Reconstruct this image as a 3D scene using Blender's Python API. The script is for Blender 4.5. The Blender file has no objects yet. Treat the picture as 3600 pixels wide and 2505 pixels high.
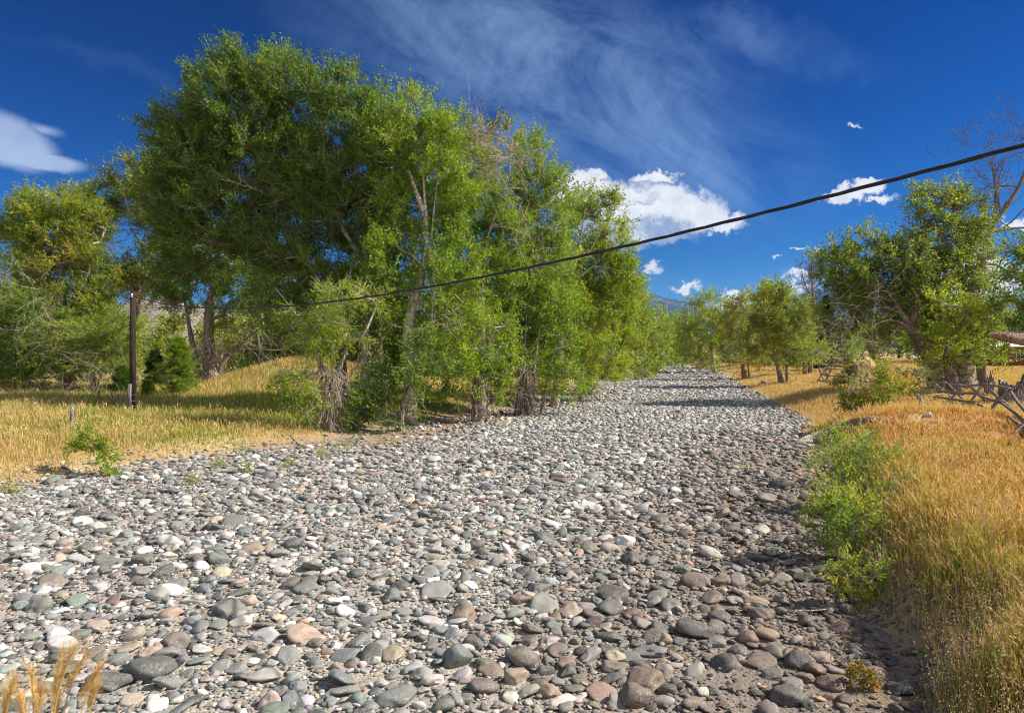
import bpy, math, random
import numpy as np
R = math.radians
rnd = random.Random(7)
NP = np.random.RandomState

# ------------------------------------------------------------------ camera, sky, sun, exposure
CAMH, F, HZ = 3.2, 2400.0, 1222.0          # eye height, focal length and horizon line in photo pixels
sc = bpy.context.scene
cam_d = bpy.data.cameras.new("camera"); cam = bpy.data.objects.new("camera", cam_d)
sc.collection.objects.link(cam); sc.camera = cam
cam_d.lens = 24.0; cam_d.sensor_width = 36.0; cam_d.clip_start = 0.1; cam_d.clip_end = 60000
cam.location = (0, 0, CAMH)
cam.rotation_euler = (R(90) - math.atan(30.5 / F), 0, 0)
cam_d.dof.use_dof = True; cam_d.dof.focus_distance = 14.0; cam_d.dof.aperture_fstop = 5.6
sc.view_settings.view_transform = 'Standard'; sc.view_settings.look = 'None'
sc.cycles.filter_width = 1.05; sc.cycles.use_denoising = True
sc.cycles.denoising_input_passes = 'RGB_ALBEDO_NORMAL'; sc.cycles.denoising_prefilter = 'ACCURATE'
sc.cycles.max_bounces = 8; sc.cycles.sample_clamp_indirect = 6.0
sc.view_settings.gamma = 1.0; sc.view_settings.exposure = 0.85

HAZE = 0.000025
SUN_AZ, SUN_EL = R(0), R(40)              # azimuth from +x towards +y
sund = (math.cos(SUN_EL) * math.cos(SUN_AZ), math.cos(SUN_EL) * math.sin(SUN_AZ), math.sin(SUN_EL))
sl = bpy.data.lights.new("sun", 'SUN'); so = bpy.data.objects.new("sun", sl); sc.collection.objects.link(so)
sl.energy = 5.0; sl.angle = R(0.53); sl.color = (1.0, 0.93, 0.82)
from mathutils import Vector
so.rotation_euler = Vector(sund).to_track_quat('Z', 'Y').to_euler(); so.location = (30, 8, 40)

W = bpy.data.worlds.new("World"); sc.world = W; W.use_nodes = True
nt = W.node_tree; nt.nodes.clear()
def N(t, tp, **kw):
    n = t.nodes.new(tp)
    for k, v in kw.items(): setattr(n, k, v)
    return n
class NB:                                   # small node helper
    def __init__(s, t): s.t = t
    def val(s, x): return x
    def link(s, a, b):
        if isinstance(a, (int, float)): b.default_value = a
        elif isinstance(a, tuple): b.default_value = a
        else: s.t.links.new(a, b)
    def m(s, op, a, b=0.0, c=0.0, clamp=False):
        n = N(s.t, 'ShaderNodeMath', operation=op); n.use_clamp = clamp
        s.link(a, n.inputs[0]); s.link(b, n.inputs[1])
        if op in ('MULTIPLY_ADD', 'SMOOTH_MIN', 'SMOOTH_MAX', 'COMPARE'): s.link(c, n.inputs[2])
        return n.outputs[0]
    def ramp(s, x, a, b, lo=0.0, hi=1.0, smooth=True):
        n = N(s.t, 'ShaderNodeMapRange'); n.interpolation_type = 'SMOOTHSTEP' if smooth else 'LINEAR'
        s.link(x, n.inputs[0]); s.link(a, n.inputs[1]); s.link(b, n.inputs[2]); s.link(lo, n.inputs[3]); s.link(hi, n.inputs[4])
        return n.outputs[0]
    def mix(s, f, a, b, mode='MIX'):
        n = N(s.t, 'ShaderNodeMix', data_type='RGBA', blend_type=mode)
        s.link(f, n.inputs[0]); s.link(a, n.inputs[6]); s.link(b, n.inputs[7]); return n.outputs[2]
    def noise(s, vec, scale, detail=4, rough=0.55, dist=0.0, dim='3D'):
        n = N(s.t, 'ShaderNodeTexNoise', noise_dimensions=dim)
        if vec is not None: s.t.links.new(vec, n.inputs['Vector'])
        n.inputs['Scale'].default_value = scale; n.inputs['Detail'].default_value = detail
        n.inputs['Roughness'].default_value = rough; n.inputs['Distortion'].default_value = dist
        return n.outputs[0]
    def comb(s, x, y, z=0.0):
        n = N(s.t, 'ShaderNodeCombineXYZ'); s.link(x, n.inputs[0]); s.link(y, n.inputs[1]); s.link(z, n.inputs[2]); return n.outputs[0]
    def sep(s, v):
        n = N(s.t, 'ShaderNodeSeparateXYZ'); s.t.links.new(v, n.inputs[0]); return n.outputs
w = NB(nt)
sky = N(nt, 'ShaderNodeTexSky', sky_type='NISHITA'); sky.sun_disc = False
sky.sun_elevation = SUN_EL; sky.sun_rotation = R(90) - SUN_AZ
sky.altitude = 1800; sky.air_density = 1.0; sky.dust_density = 0.25; sky.ozone_density = 3.0
gam = N(nt, 'ShaderNodeGamma'); gam.inputs[1].default_value = 1.85
hs = N(nt, 'ShaderNodeHueSaturation'); hs.inputs['Saturation'].default_value = 1.12; hs.inputs['Value'].default_value = 0.20
nt.links.new(sky.outputs[0], gam.inputs[0]); nt.links.new(gam.outputs[0], hs.inputs['Color'])
tc = N(nt, 'ShaderNodeTexCoord'); X, Y, Z = w.sep(tc.outputs['Generated'])
yy = w.m('MAXIMUM', Y, 0.02)
U = w.m('DIVIDE', X, yy); V = w.m('DIVIDE', Z, yy)          # gnomonic sky coordinates towards +y
front = w.ramp(Y, 0.02, 0.15)
UV = w.comb(U, V)
wx = w.m('SUBTRACT', w.noise(UV, 9, 6, 0.6), 0.5)
wy = w.m('SUBTRACT', w.noise(w.comb(w.m('ADD', U, 7.3), V), 9, 6, 0.6), 0.5)
wx2 = w.m('SUBTRACT', w.noise(UV, 34, 7, 0.68), 0.5)
wy2 = w.m('SUBTRACT', w.noise(w.comb(w.m('ADD', U, 3.1), V), 34, 7, 0.68), 0.5)
def warp(k1, k2, ou=0.0, ov=0.0):
    u = w.m('ADD', w.m('MULTIPLY_ADD', wx, k1, U), w.m('MULTIPLY_ADD', wx2, k2, ou))
    v = w.m('ADD', w.m('MULTIPLY_ADD', wy, k1, V), w.m('MULTIPLY_ADD', wy2, k2, ov))
    return u, v
def ell(u, v, cx, cy, rx, ry, rot=0.0):     # 1 at the centre, 0 at the rim, in photo pixels
    c, s_ = math.cos(rot), math.sin(rot)
    du = w.m('SUBTRACT', u, (cx - 1800) / F); dv = w.m('SUBTRACT', v, (HZ - cy) / F)
    a = w.m('ADD', w.m('MULTIPLY', du, c * F / rx), w.m('MULTIPLY', dv, s_ * F / rx))
    b = w.m('ADD', w.m('MULTIPLY', du, -s_ * F / ry), w.m('MULTIPLY', dv, c * F / ry))
    r = w.m('SQRT', w.m('ADD', w.m('MULTIPLY', a, a), w.m('MULTIPLY', b, b)))
    return w.m('SUBTRACT', 1.0, r)
CUM = [(2190, 760, 310, 140), (2050, 705, 150, 90), (2370, 745, 190, 110), (2490, 775, 160, 50), (2230, 830, 220, 62), (2340, 840, 150, 40),
       (2300, 622, 90, 26), (2115, 630, 60, 20), (2960, 690, 75, 34), (3035, 665, 72, 36), (3080, 719, 85, 18),
       (2405, 1007, 60, 13), (2285, 958, 52, 24), (2800, 893, 32, 9), (2737, 912, 15, 8), (2862, 908, 24, 9),
       (2810, 985, 80, 17), (2690, 992, 30, 10), (2800, 1022, 90, 15), (3560, 790, 75, 30), (3440, 985, 230, 85),
       (3010, 443, 32, 10), (2540, 1010, 22, 8), (2590, 1045, 110, 30), (2170, 955, 50, 28)]
def cumul(ou, ov):
    u, v = warp(0.075, 0.060, ou, ov); d = None
    for e in CUM:
        k = ell(u, v, *e); k = w.m('MULTIPLY', k, min(1.0, e[3] / 60.0) ** 0.5)
        d = k if d is None else w.m('SMOOTH_MAX', d, k, 0.02)
    return d
d0 = cumul(0, 0); d1 = cumul(0.015, 0.034)
a_c = w.m('MULTIPLY', w.ramp(d0, -0.04, 0.34), 0.94)
lit = w.ramp(w.m('SUBTRACT', d0, d1), -0.30, 0.50)
lit = w.m('ADD', w.m('MULTIPLY', lit, 0.85), w.m('MULTIPLY', w.m('SUBTRACT', w.noise(UV, 26, 7, 0.68), 0.5), 1.1), clamp=True)
ccol = w.mix(lit, (0.17, 0.23, 0.36, 1), (0.54, 0.55, 0.57, 1))
# lenticular cloud on the left
u, v = warp(0.022, 0.003)
l1 = ell(u, v, 20, 492, 235, 105, R(-22)); l2 = ell(u, v, 120, 560, 215, 42, R(-10)); l3 = ell(u, v, 160, 458, 95, 26, R(-14))
ln = w.m('SMOOTH_MAX', l1, w.m('SMOOTH_MAX', l2, w.m('MULTIPLY', l3, 0.4), 0.03), 0.03)
a_l = w.m('MULTIPLY', w.ramp(ln, 0.0, 0.42), w.ramp(w.noise(UV, 7, 3), 0.2, 0.6, 0.55, 0.85))
# cirrus veil
ur = w.m('ADD', w.m('MULTIPLY', U, 0.86), w.m('MULTIPLY', V, -0.5)); vr = w.m('ADD', w.m('MULTIPLY', U, 0.5), w.m('MULTIPLY', V, 0.86))
st = w.noise(w.comb(w.m('MULTIPLY', ur, 1.0), w.m('MULTIPLY', vr, 2.2)), 3.5, 8, 0.66, 0.6)
rip = w.noise(w.comb(w.m('MULTIPLY', ur, 3.4), w.m('MULTIPLY', vr, 1.2)), 16, 5, 0.6, 0.4)
u2, v2 = warp(0.14, 0.02)
c1 = ell(u2, v2, 1900, 250, 1350, 520, R(-26)); c2 = ell(u2, v2, 2330, 480, 620, 260, R(-38)); c3 = ell(u2, v2, 2550, 150, 700, 150, R(-8))
c4 = ell(u2, v2, 500, 260, 700, 60, R(-16)); c5 = ell(u2, v2, 2700, 1050, 900, 130, 0.0)
cm = w.m('MAXIMUM', w.m('MAXIMUM', w.ramp(c1, 0.0, 0.9), w.ramp(c2, 0, 0.8)), w.m('MULTIPLY', w.ramp(c3, 0, 0.9), 0.55))
cm = w.m('MAXIMUM', cm, w.m('MAXIMUM', w.m('MULTIPLY', w.ramp(c4, 0, 0.9), 0.10), w.m('MULTIPLY', w.ramp(c5, 0, 0.9), 0.5)))
a_i = w.m('MULTIPLY', cm, w.m('MULTIPLY', w.ramp(st, 0.28, 0.66), w.ramp(rip, 0.25, 0.7, 0.8, 1.0)))
a_i = w.m('MULTIPLY', a_i, 0.42)
skyc = w.mix(1.0, hs.outputs[0], (0.30, 0.74, 0.98, 1), 'MULTIPLY')
sd_ = w.mix(1.0, skyc, (1 / 2.4, 1 / 6.0, 1 / 14, 1), 'MULTIPLY'); sd2 = w.mix(1.0, sd_, (1, 1, 1, 1), 'ADD'); skyc = w.mix(1.0, skyc, sd2, 'DIVIDE')
col = w.mix(w.m('MULTIPLY', a_i, front), skyc, (2.9, 4.6, 7.2, 1))
col = w.mix(w.m('MULTIPLY', a_l, front), col, (3.6, 4.5, 6.2, 1))
SKYK = 0.075
cs = N(nt, 'ShaderNodeVectorMath', operation='SCALE'); nt.links.new(ccol, cs.inputs[0]); cs.inputs['Scale'].default_value = 1.0 / SKYK
col = w.mix(w.m('MULTIPLY', a_c, front), col, cs.outputs[0])
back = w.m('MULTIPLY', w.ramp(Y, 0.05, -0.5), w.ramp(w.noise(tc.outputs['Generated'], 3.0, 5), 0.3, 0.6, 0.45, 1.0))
col = w.mix(w.m('MULTIPLY', back, w.ramp(Z, -0.02, 0.1)), col, (6.3, 6.9, 7.8, 1))      # bright veil added to the unseen sky behind the viewer as fill light
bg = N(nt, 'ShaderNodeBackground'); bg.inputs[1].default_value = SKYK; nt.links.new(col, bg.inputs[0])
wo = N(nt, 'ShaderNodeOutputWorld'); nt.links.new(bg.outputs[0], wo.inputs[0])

# ------------------------------------------------------------------ helpers
COL = sc.collection
def PX(px, py, d): return np.array([(px - 1800.0) / F * d, d, CAMH + (HZ - py) / F * d])
def sm(t):
    t = np.clip(t, 0, 1); return t * t * (3 - 2 * t)
def mesh_obj(name, V, Fc, mat, parent=None, col=None, smooth=False, loc=None, attrs=None, quads=None):
    V = np.asarray(V, np.float32); me = bpy.data.meshes.new(name)
    fl = [np.asarray(f, np.int32) for f in (Fc if isinstance(Fc, list) else [Fc]) if len(f)]
    me.vertices.add(len(V)); me.vertices.foreach_set('co', V.ravel())
    loops = np.concatenate([f.ravel() for f in fl]); me.loops.add(len(loops)); me.loops.foreach_set('vertex_index', loops)
    tot = np.concatenate([np.full(len(f), f.shape[1], np.int32) for f in fl]); st = np.concatenate([[0], np.cumsum(tot)[:-1]]).astype(np.int32)
    me.polygons.add(len(tot)); me.polygons.foreach_set('loop_start', st)
    if smooth: me.polygons.foreach_set('use_smooth', np.ones(len(tot), bool))
    me.update(calc_edges=True)
    if col is not None:
        col = np.asarray(col, np.float32)
        dom = 'FACE' if len(col) == len(tot) and len(col) != len(V) else 'POINT'
        a = me.attributes.new('col', 'FLOAT_COLOR', dom)
        a.data.foreach_set('color', np.c_[col, np.ones(len(col))].astype(np.float32).ravel())
    for k, x in (attrs or {}).items():
        a = me.attributes.new(k, 'FLOAT', 'POINT'); a.data.foreach_set('value', np.asarray(x, np.float32))
    me.materials.append(mat); me.validate(verbose=False)
    o = bpy.data.objects.new(name, me); COL.objects.link(o)
    if parent: o.parent = parent
    if loc is not None: o.location = tuple(float(q) for q in loc)
    return o
def tag(o, label=None, cat=None, group=None, kind=None):
    if label: o['label'] = label
    if cat: o['category'] = cat
    if group: o['group'] = group
    if kind: o['kind'] = kind
    return o
def thing(name, loc, label, cat, group=None):
    o = bpy.data.objects.new(name, None); COL.objects.link(o); o.location = tuple(float(q) for q in loc)
    o.empty_display_size = 0.3
    return tag(o, label, cat, group)
class Buf:
    def __init__(s): s.V = []; s.F = {}; s.C = {}; s.n = 0
    def add(s, V, Fc, C=None):
        V = np.asarray(V, float); Fc = np.asarray(Fc); k = Fc.shape[1]
        s.V.append(V); s.F.setdefault(k, []).append(Fc + s.n)
        if C is not None:
            C = np.asarray(C, float)
            if C.ndim == 1: C = np.tile(C, (len(Fc), 1))
            s.C.setdefault(k, []).append(C)
        s.n += len(V)
    def obj(s, name, mat, parent=None, smooth=False, org=None):
        if not s.n: return None
        V = np.concatenate(s.V)
        if org is not None: V = V - np.asarray(org)
        ks = sorted(s.F); Fl = [np.concatenate(s.F[k]) for k in ks]
        C = np.concatenate([np.concatenate(s.C[k]) for k in ks]) if s.C else None
        return mesh_obj(name, V, Fl, mat, parent, C, smooth)
def unit(v): return v / (np.linalg.norm(v, axis=-1, keepdims=True) + 1e-9)
def frames(T):
    ref = np.where(np.abs(T[:, 2:3]) > 0.9, np.array([[1., 0, 0]]), np.array([[0, 0, 1.]]))
    A = unit(np.cross(T, ref)); B = np.cross(T, A); return A, B
def edge_tubes(P0, P1, R0, R1, sides, rough=0.0, rg=None):
    """one frustum per edge"""
    n = len(P0); T = unit(P1 - P0); A, B = frames(T)
    ang = np.arange(sides) * 2 * np.pi / sides
    ca, sa = np.cos(ang), np.sin(ang)
    ring = A[:, None, :] * ca[None, :, None] + B[:, None, :] * sa[None, :, None]
    k0, k1 = R0[:, None, None], R1[:, None, None]
    V = np.concatenate([P0[:, None] + ring * k0, P1[:, None] + T[:, None] * k1 * 0.25 + ring * k1], 1).reshape(-1, 3)
    i = np.arange(sides); j = (i + 1) % sides
    f = np.stack([i, j, j + sides, i + sides], 1)
    return V, (f[None] + (np.arange(n) * 2 * sides)[:, None, None]).reshape(-1, 4)
def path_tube(pts, rad, sides=12, lump=0.0, seed=0, cap=True, ridges=0):
    """a smooth continuous tube along pts"""
    pts = np.asarray(pts, float); rad = np.asarray(rad, float); n = len(pts)
    T = np.gradient(pts, axis=0); T = unit(T)
    A = np.zeros_like(T); a = unit(np.cross(T[0], [0.3, 1, 0.1]))
    for i in range(n):
        a = a - T[i] * np.dot(a, T[i]); a = a / np.linalg.norm(a); A[i] = a
    B = np.cross(T, A); ang = np.arange(sides) * 2 * np.pi / sides
    rg = NP(seed); q = rad[:, None] * np.ones((1, sides))
    if lump: 
        ph = rg.rand(4) * 6
        q = q * (1 + lump * (np.sin(2 * ang[None] + ph[0] + np.arange(n)[:, None] * 0.5) + 0.7 * np.sin(3 * ang[None] + ph[1] - np.arange(n)[:, None] * 0.8)) + lump * 0.7 * rg.randn(n, sides))
    if ridges: q = q * (1 + 0.10 * np.sin(ridges * ang[None] + 0.6 * np.sin(np.arange(n)[:, None] * 0.7)))
    V = pts[:, None] + A[:, None] * (np.cos(ang)[None, :, None] * q[:, :, None]) + B[:, None] * (np.sin(ang)[None, :, None] * q[:, :, None])
    V = V.reshape(-1, 3); F_ = []
    i = np.arange(sides); j = (i + 1) % sides
    for k in range(n - 1): F_.append(np.stack([i + k * sides, j + k * sides, j + (k + 1) * sides, i + (k + 1) * sides], 1))
    F4 = np.concatenate(F_)
    if cap:
        V = np.concatenate([V, pts[:1], pts[-1:]]); c0 = n * sides; c1 = c0 + 1
        t0 = np.stack([j, i, np.full(sides, c0)], 1); t1 = np.stack([i + (n - 1) * sides, j + (n - 1) * sides, np.full(sides, c1)], 1)
        return V, F4, np.concatenate([t0, t1])
    return V, F4, None
def interp_path(pts, step):
    pts = np.asarray(pts, float); n = len(pts)
    d = np.r_[0, np.cumsum(np.linalg.norm(np.diff(pts, axis=0), axis=1))]; m = max(2, int(d[-1] / step) + 1)
    t = np.linspace(0, d[-1], m); out = np.stack([np.interp(t, d, pts[:, k]) for k in range(3)], 1)
    for _ in range(3): out[1:-1] = (out[:-2] + 2 * out[1:-1] + out[2:]) / 4
    return out

# ------------------------------------------------------------------ materials
def mat(name):
    m = bpy.data.materials.new(name); m.use_nodes = True; t = m.node_tree; t.nodes.clear()
    return m, t, NB(t), N(t, 'ShaderNodeOutputMaterial')
def attr(t, n):
    a = N(t, 'ShaderNodeAttribute'); a.attribute_name = n; return a
def leaf_mat(name, trans=0.48, spec=0.35, rough=0.5):
    m, t, b, out = mat(name)
    a = attr(t, 'col'); p = N(t, 'ShaderNodeBsdfPrincipled'); t.links.new(a.outputs['Color'], p.inputs['Base Color'])
    p.inputs['Roughness'].default_value = rough; p.inputs['Specular IOR Level'].default_value = spec
    tr = N(t, 'ShaderNodeBsdfTranslucent'); c2 = b.mix(1.0, a.outputs['Color'], (1.5, 1.45, 0.7, 1), 'MULTIPLY'); t.links.new(c2, tr.inputs[0])
    mx = N(t, 'ShaderNodeMixShader'); mx.inputs[0].default_value = trans
    t.links.new(p.outputs[0], mx.inputs[1]); t.links.new(tr.outputs[0], mx.inputs[2]); t.links.new(mx.outputs[0], out.inputs[0])
    return m
def bark_mat(name, c1, c2, scale=6.0, bump=0.6, stretch=0.18, c3=None):
    m, t, b, out = mat(name)
    tcn = N(t, 'ShaderNodeTexCoord'); mp = N(t, 'ShaderNodeMapping'); t.links.new(tcn.outputs['Object'], mp.inputs[0])
    mp.inputs['Scale'].default_value = (1, 1, stretch)
    n1 = b.noise(mp.outputs[0], scale * 3, 6, 0.65); n2 = b.noise(tcn.outputs['Object'], 0.9, 3)
    vo = N(t, 'ShaderNodeTexVoronoi', feature='DISTANCE_TO_EDGE'); t.links.new(mp.outputs[0], vo.inputs['Vector']); vo.inputs['Scale'].default_value = scale * 2
    h = b.m('ADD', b.m('MULTIPLY', b.ramp(vo.outputs[0], 0.0, 0.25), 0.6), b.m('MULTIPLY', n1, 0.6))
    c = b.mix(b.ramp(h, 0.3, 0.85), c1 + (1,), c2 + (1,))
    c = b.mix(b.ramp(n2, 0.4, 0.65, 0, 0.5), c, (c3 or c2) + (1,))
    p = N(t, 'ShaderNodeBsdfPrincipled'); t.links.new(c, p.inputs['Base Color']); p.inputs['Roughness'].default_value = 0.9; p.inputs['Specular IOR Level'].default_value = 0.2
    bp = N(t, 'ShaderNodeBump'); bp.inputs['Strength'].default_value = bump; bp.inputs['Distance'].default_value = 0.06
    t.links.new(h, bp.inputs['Height']); t.links.new(bp.outputs[0], p.inputs['Normal']); t.links.new(p.outputs[0], out.inputs[0])
    return m
M_leaf = leaf_mat("leaf"); M_grass = leaf_mat("dry_grass", 0.30, 0.2, 0.6)
M_bark = bark_mat("bark", (0.10, 0.075, 0.06), (0.38, 0.31, 0.25))
M_pale = bark_mat("pale_bark", (0.22, 0.17, 0.13), (0.52, 0.44, 0.36), 4, 0.35, 0.5)
M_dead = bark_mat("weathered_wood", (0.16, 0.13, 0.11), (0.50, 0.44, 0.38), 9, 0.5, 0.12)
M_twig = bark_mat("twig", (0.24, 0.18, 0.14), (0.50, 0.41, 0.33), 8, 0.2, 0.4)
M_brown = bark_mat("brown_deadwood", (0.09, 0.06, 0.05), (0.30, 0.20, 0.15), 6, 0.5, 0.2)
M_pole = bark_mat("creosoted_pole", (0.016, 0.011, 0.008), (0.050, 0.032, 0.022), 12, 0.4, 0.05)
M_stub = bark_mat("grey_splice_timber", (0.06, 0.055, 0.055), (0.20, 0.185, 0.185), 12, 0.5, 0.05)
M_rail = bark_mat("grey_rail", (0.10, 0.08, 0.075), (0.34, 0.29, 0.27), 10, 0.6, 0.3)
M_soil = bark_mat("dark_soil", (0.03, 0.022, 0.018), (0.10, 0.07, 0.055), 3, 1.0, 1.0)

def stone_mat():
    m, t, b, out = mat("river_stone")
    a = attr(t, 'col'); tcn = N(t, 'ShaderNodeTexCoord'); O = tcn.outputs['Object']
    n1 = b.noise(O, 9, 5, 0.6); n2 = b.noise(O, 75, 4, 0.7); n3 = b.noise(O, 3.0, 2)
    c = b.mix(b.ramp(n1, 0.3, 0.7), a.outputs['Color'], b.mix(1.0, a.outputs['Color'], (0.62, 0.60, 0.58, 1), 'MULTIPLY'))
    c = b.mix(b.ramp(n2, 0.35, 0.75, 0.0, 0.30), c, (0.50, 0.46, 0.40, 1))
    vo = N(t, 'ShaderNodeTexVoronoi'); t.links.new(O, vo.inputs['Vector']); vo.inputs['Scale'].default_value = 60
    sp = b.m('MULTIPLY', b.ramp(vo.outputs['Distance'], 0.30, 0.18), b.ramp(n3, 0.50, 0.62, 0, 0.7))
    c = b.mix(sp, c, (0.66, 0.62, 0.56, 1))
    geo = N(t, 'ShaderNodeNewGeometry'); nz = b.sep(geo.outputs['Normal'])[2]
    dust = b.m('MULTIPLY', b.ramp(nz, 0.1, 0.95), b.ramp(b.noise(O, 20, 4, 0.6), 0.35, 0.75, 0.0, 0.20))
    c = b.mix(dust, c, (0.47, 0.43, 0.38, 1))
    p = N(t, 'ShaderNodeBsdfPrincipled'); t.links.new(c, p.inputs['Base Color'])
    b.link(b.ramp(n1, 0.2, 0.8, 0.55, 0.85), p.inputs['Roughness']); p.inputs['Specular IOR Level'].default_value = 0.35
    bp = N(t, 'ShaderNodeBump'); bp.inputs['Strength'].default_value = 0.35; bp.inputs['Distance'].default_value = 0.012
    t.links.new(b.m('ADD', n1, b.m('MULTIPLY', n2, 0.35)), bp.inputs['Height']); t.links.new(bp.outputs[0], p.inputs['Normal'])
    t.links.new(p.outputs[0], out.inputs[0]); return m
M_stone = stone_mat()
def ground_mat():
    m, t, b, out = mat("ground_soil")
    bed = attr(t, 'bed').outputs['Fac']; tcn = N(t, 'ShaderNodeTexCoord'); O = tcn.outputs['Object']
    n1 = b.noise(O, 0.6, 5, 0.6); n2 = b.noise(O, 7, 6, 0.65); n3 = b.noise(O, 45, 4, 0.7)
    dry = b.mix(b.ramp(n1, 0.35, 0.65), (0.40, 0.27, 0.13, 1), (0.50, 0.38, 0.20, 1))
    dry = b.mix(b.ramp(n2, 0.4, 0.75, 0, 0.6), dry, (0.20, 0.14, 0.07, 1))
    vo = N(t, 'ShaderNodeTexVoronoi'); t.links.new(O, vo.inputs['Vector']); vo.inputs['Scale'].default_value = 22
    vo2 = N(t, 'ShaderNodeTexVoronoi'); t.links.new(O, vo2.inputs['Vector']); vo2.inputs['Scale'].default_value = 70
    vc = b.sep(vo.outputs['Color'])[0]
    peb = b.mix(vc, (0.20, 0.18, 0.155, 1), (0.44, 0.39, 0.34, 1))
    peb = b.mix(b.ramp(n3, 0.35, 0.7, 0, 0.8), peb, (0.40, 0.35, 0.29, 1))
    peb = b.mix(b.m('MULTIPLY', attr(t, 'silt').outputs['Fac'], 0.75), peb, b.mix(n2, (0.10, 0.075, 0.06, 1), (0.21, 0.17, 0.14, 1)))
    c = b.mix(bed, dry, peb)
    c = b.mix(attr(t, 'scar').outputs['Fac'], c, b.mix(b.ramp(n2, .3, .7), (0.21, 0.14, 0.10, 1), (0.36, 0.27, 0.20, 1)))
    p = N(t, 'ShaderNodeBsdfPrincipled'); t.links.new(c, p.inputs['Base Color']); p.inputs['Roughness'].default_value = 0.95; p.inputs['Specular IOR Level'].default_value = 0.15
    h = b.m('ADD', b.m('MULTIPLY', b.m('SUBTRACT', 1.0, vo.outputs['Distance']), 0.7), b.m('ADD', b.m('MULTIPLY', vo2.outputs['Distance'], -0.3), b.m('MULTIPLY', n3, 0.3)))
    bp = N(t, 'ShaderNodeBump'); bp.inputs['Strength'].default_value = 0.7; bp.inputs['Distance'].default_value = 0.03
    t.links.new(h, bp.inputs['Height']); t.links.new(bp.outputs[0], p.inputs['Normal']); t.links.new(p.outputs[0], out.inputs[0]); return m
M_ground = ground_mat()
def plain(name, c, rough=0.5, metal=0.0, spec=0.5, nscale=0, namt=0.0):
    m, t, b, out = mat(name); p = N(t, 'ShaderNodeBsdfPrincipled')
    if nscale:
        tcn = N(t, 'ShaderNodeTexCoord'); n = b.noise(tcn.outputs['Object'], nscale, 4)
        t.links.new(b.mix(b.ramp(n, 0.3, 0.7, 0, namt), c + (1,), tuple(x * 0.4 for x in c) + (1,)), p.inputs['Base Color'])
    else: p.inputs['Base Color'].default_value = c + (1,)
    p.inputs['Roughness'].default_value = rough; p.inputs['Metallic'].default_value = metal; p.inputs['Specular IOR Level'].default_value = spec
    t.links.new(p.outputs[0], out.inputs[0]); return m
M_cable = plain("black_cable", (0.012, 0.012, 0.014), 0.45)
M_wire = plain("grey_wire", (0.16, 0.16, 0.18), 0.5, 0.6)
M_metal = plain("galvanised", (0.42, 0.43, 0.45), 0.45, 0.8, 0.5, 30, 0.4)
M_porc = plain("white_porcelain", (0.75, 0.74, 0.72), 0.25)

# ------------------------------------------------------------------ terrain
LB = np.array([(-10, -21), (0, -17.5), (6, -15), (14.8, -11.1), (18.3, -9.9), (20.8, -7.8), (23.3, -6.0), (28.4, -3.6), (40.4, 2.1), (64, 8.6), (110, 19), (132, 25.5), (170, 36), (400, 110)], float)
RB = np.array([(-10, 0.5), (2, 1.6), (4, 2.5), (6, 3.5), (7.5, 4.0), (9.85, 4.8), (13.2, 6.1), (16, 7.6), (20.2, 8.8), (24, 10.2), (29.5, 12.2), (49.5, 16.9), (85, 25.5), (128, 31), (150, 33), (170, 37), (400, 111)], float)
def xl(y): return np.interp(y, LB[:, 0], LB[:, 1])
def xr(y): return np.interp(y, RB[:, 0], RB[:, 1])
def wob(x, y, k=1.0): return np.sin(x * 0.9 * k + 1.3 * np.sin(y * 0.7 * k)) * np.cos(y * 0.8 * k + np.sin(x * 0.5 * k))
def gb(x, y, cx, cy, r, ry=None): return np.exp(-((x - cx) / r) ** 2 - ((y - cy) / (ry or r)) ** 2)
def sides_d(x, y):
    dl = (xl(y) - x) * 0.88 + 0.25 * wob(x, y, 1.1); dr = (x - xr(y)) * 0.93 + 0.22 * wob(x + 9, y, 1.4)
    return dl, dr
def Hf(x, y):
    x = np.asarray(x, float); y = np.asarray(y, float)
    dl, dr = sides_d(x, y)
    hl = 0.38 * sm(dl / 2.6) + 0.25 * sm((dl - 2) / 9)
    hl = hl + 1.75 * gb(x, y, -13.2, 44, 5.2, 5.5) * sm(dl / 5)
    base = np.interp(y, [4, 8, 14, 20, 35, 70], [1.0, 0.95, 0.80, 0.78, 0.58, 0.5]); wd = np.interp(y, [4, 8, 16, 30, 60], [1.1, 1.2, 1.6, 3.0, 4.5])
    hr = base * sm(dr / wd) + 0.30 * gb(x, y, 23, 36, 7) + 0.35 * gb(x, y, 13.5, 22.5, 3.0, 2.2) * sm(dr / 2)
    h = np.where(dl > 0, hl, np.where(dr > 0, hr, 0.0))
    inb = sm(np.minimum(-dl, -dr) / 2.0)
    h = h + 0.07 * wob(x, y, 0.45) * (0.5 + inb) + 0.02 * wob(x, y, 2.3)
    h = h - 0.10 * inb * gb(x, y, 2.9, 6.6, 1.1, 1.4)
    emb = np.clip(1.95 - 0.62 * y, 0, 1.95)
    return np.maximum(h, h * 0.3 + emb) * np.clip(1 - (np.abs(y) - 600) / 2000, 0, 1)
def G(px, py):                               # where the photo's pixel meets the ground
    lo = 2.0
    ds = np.geomspace(2.0, 600, 4000); x = (px - 1800) / F * ds; z = CAMH + (HZ - py) / F * ds
    k = np.argmax(z < Hf(x, ds)) or 3999
    return np.array([x[k], ds[k], float(Hf(x[k], ds[k]))])
xs = np.unique(np.r_[np.arange(-22, 30, 0.16), 30 + 4 * np.sinh(np.linspace(0, 7, 70)) , -22 - 4 * np.sinh(np.linspace(0, 7, 70))])
ys = np.unique(np.r_[np.arange(-2, 34, 0.16), 34 + np.geomspace(0.3, 4200, 150), -2 - np.geomspace(0.3, 500, 25)])
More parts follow.
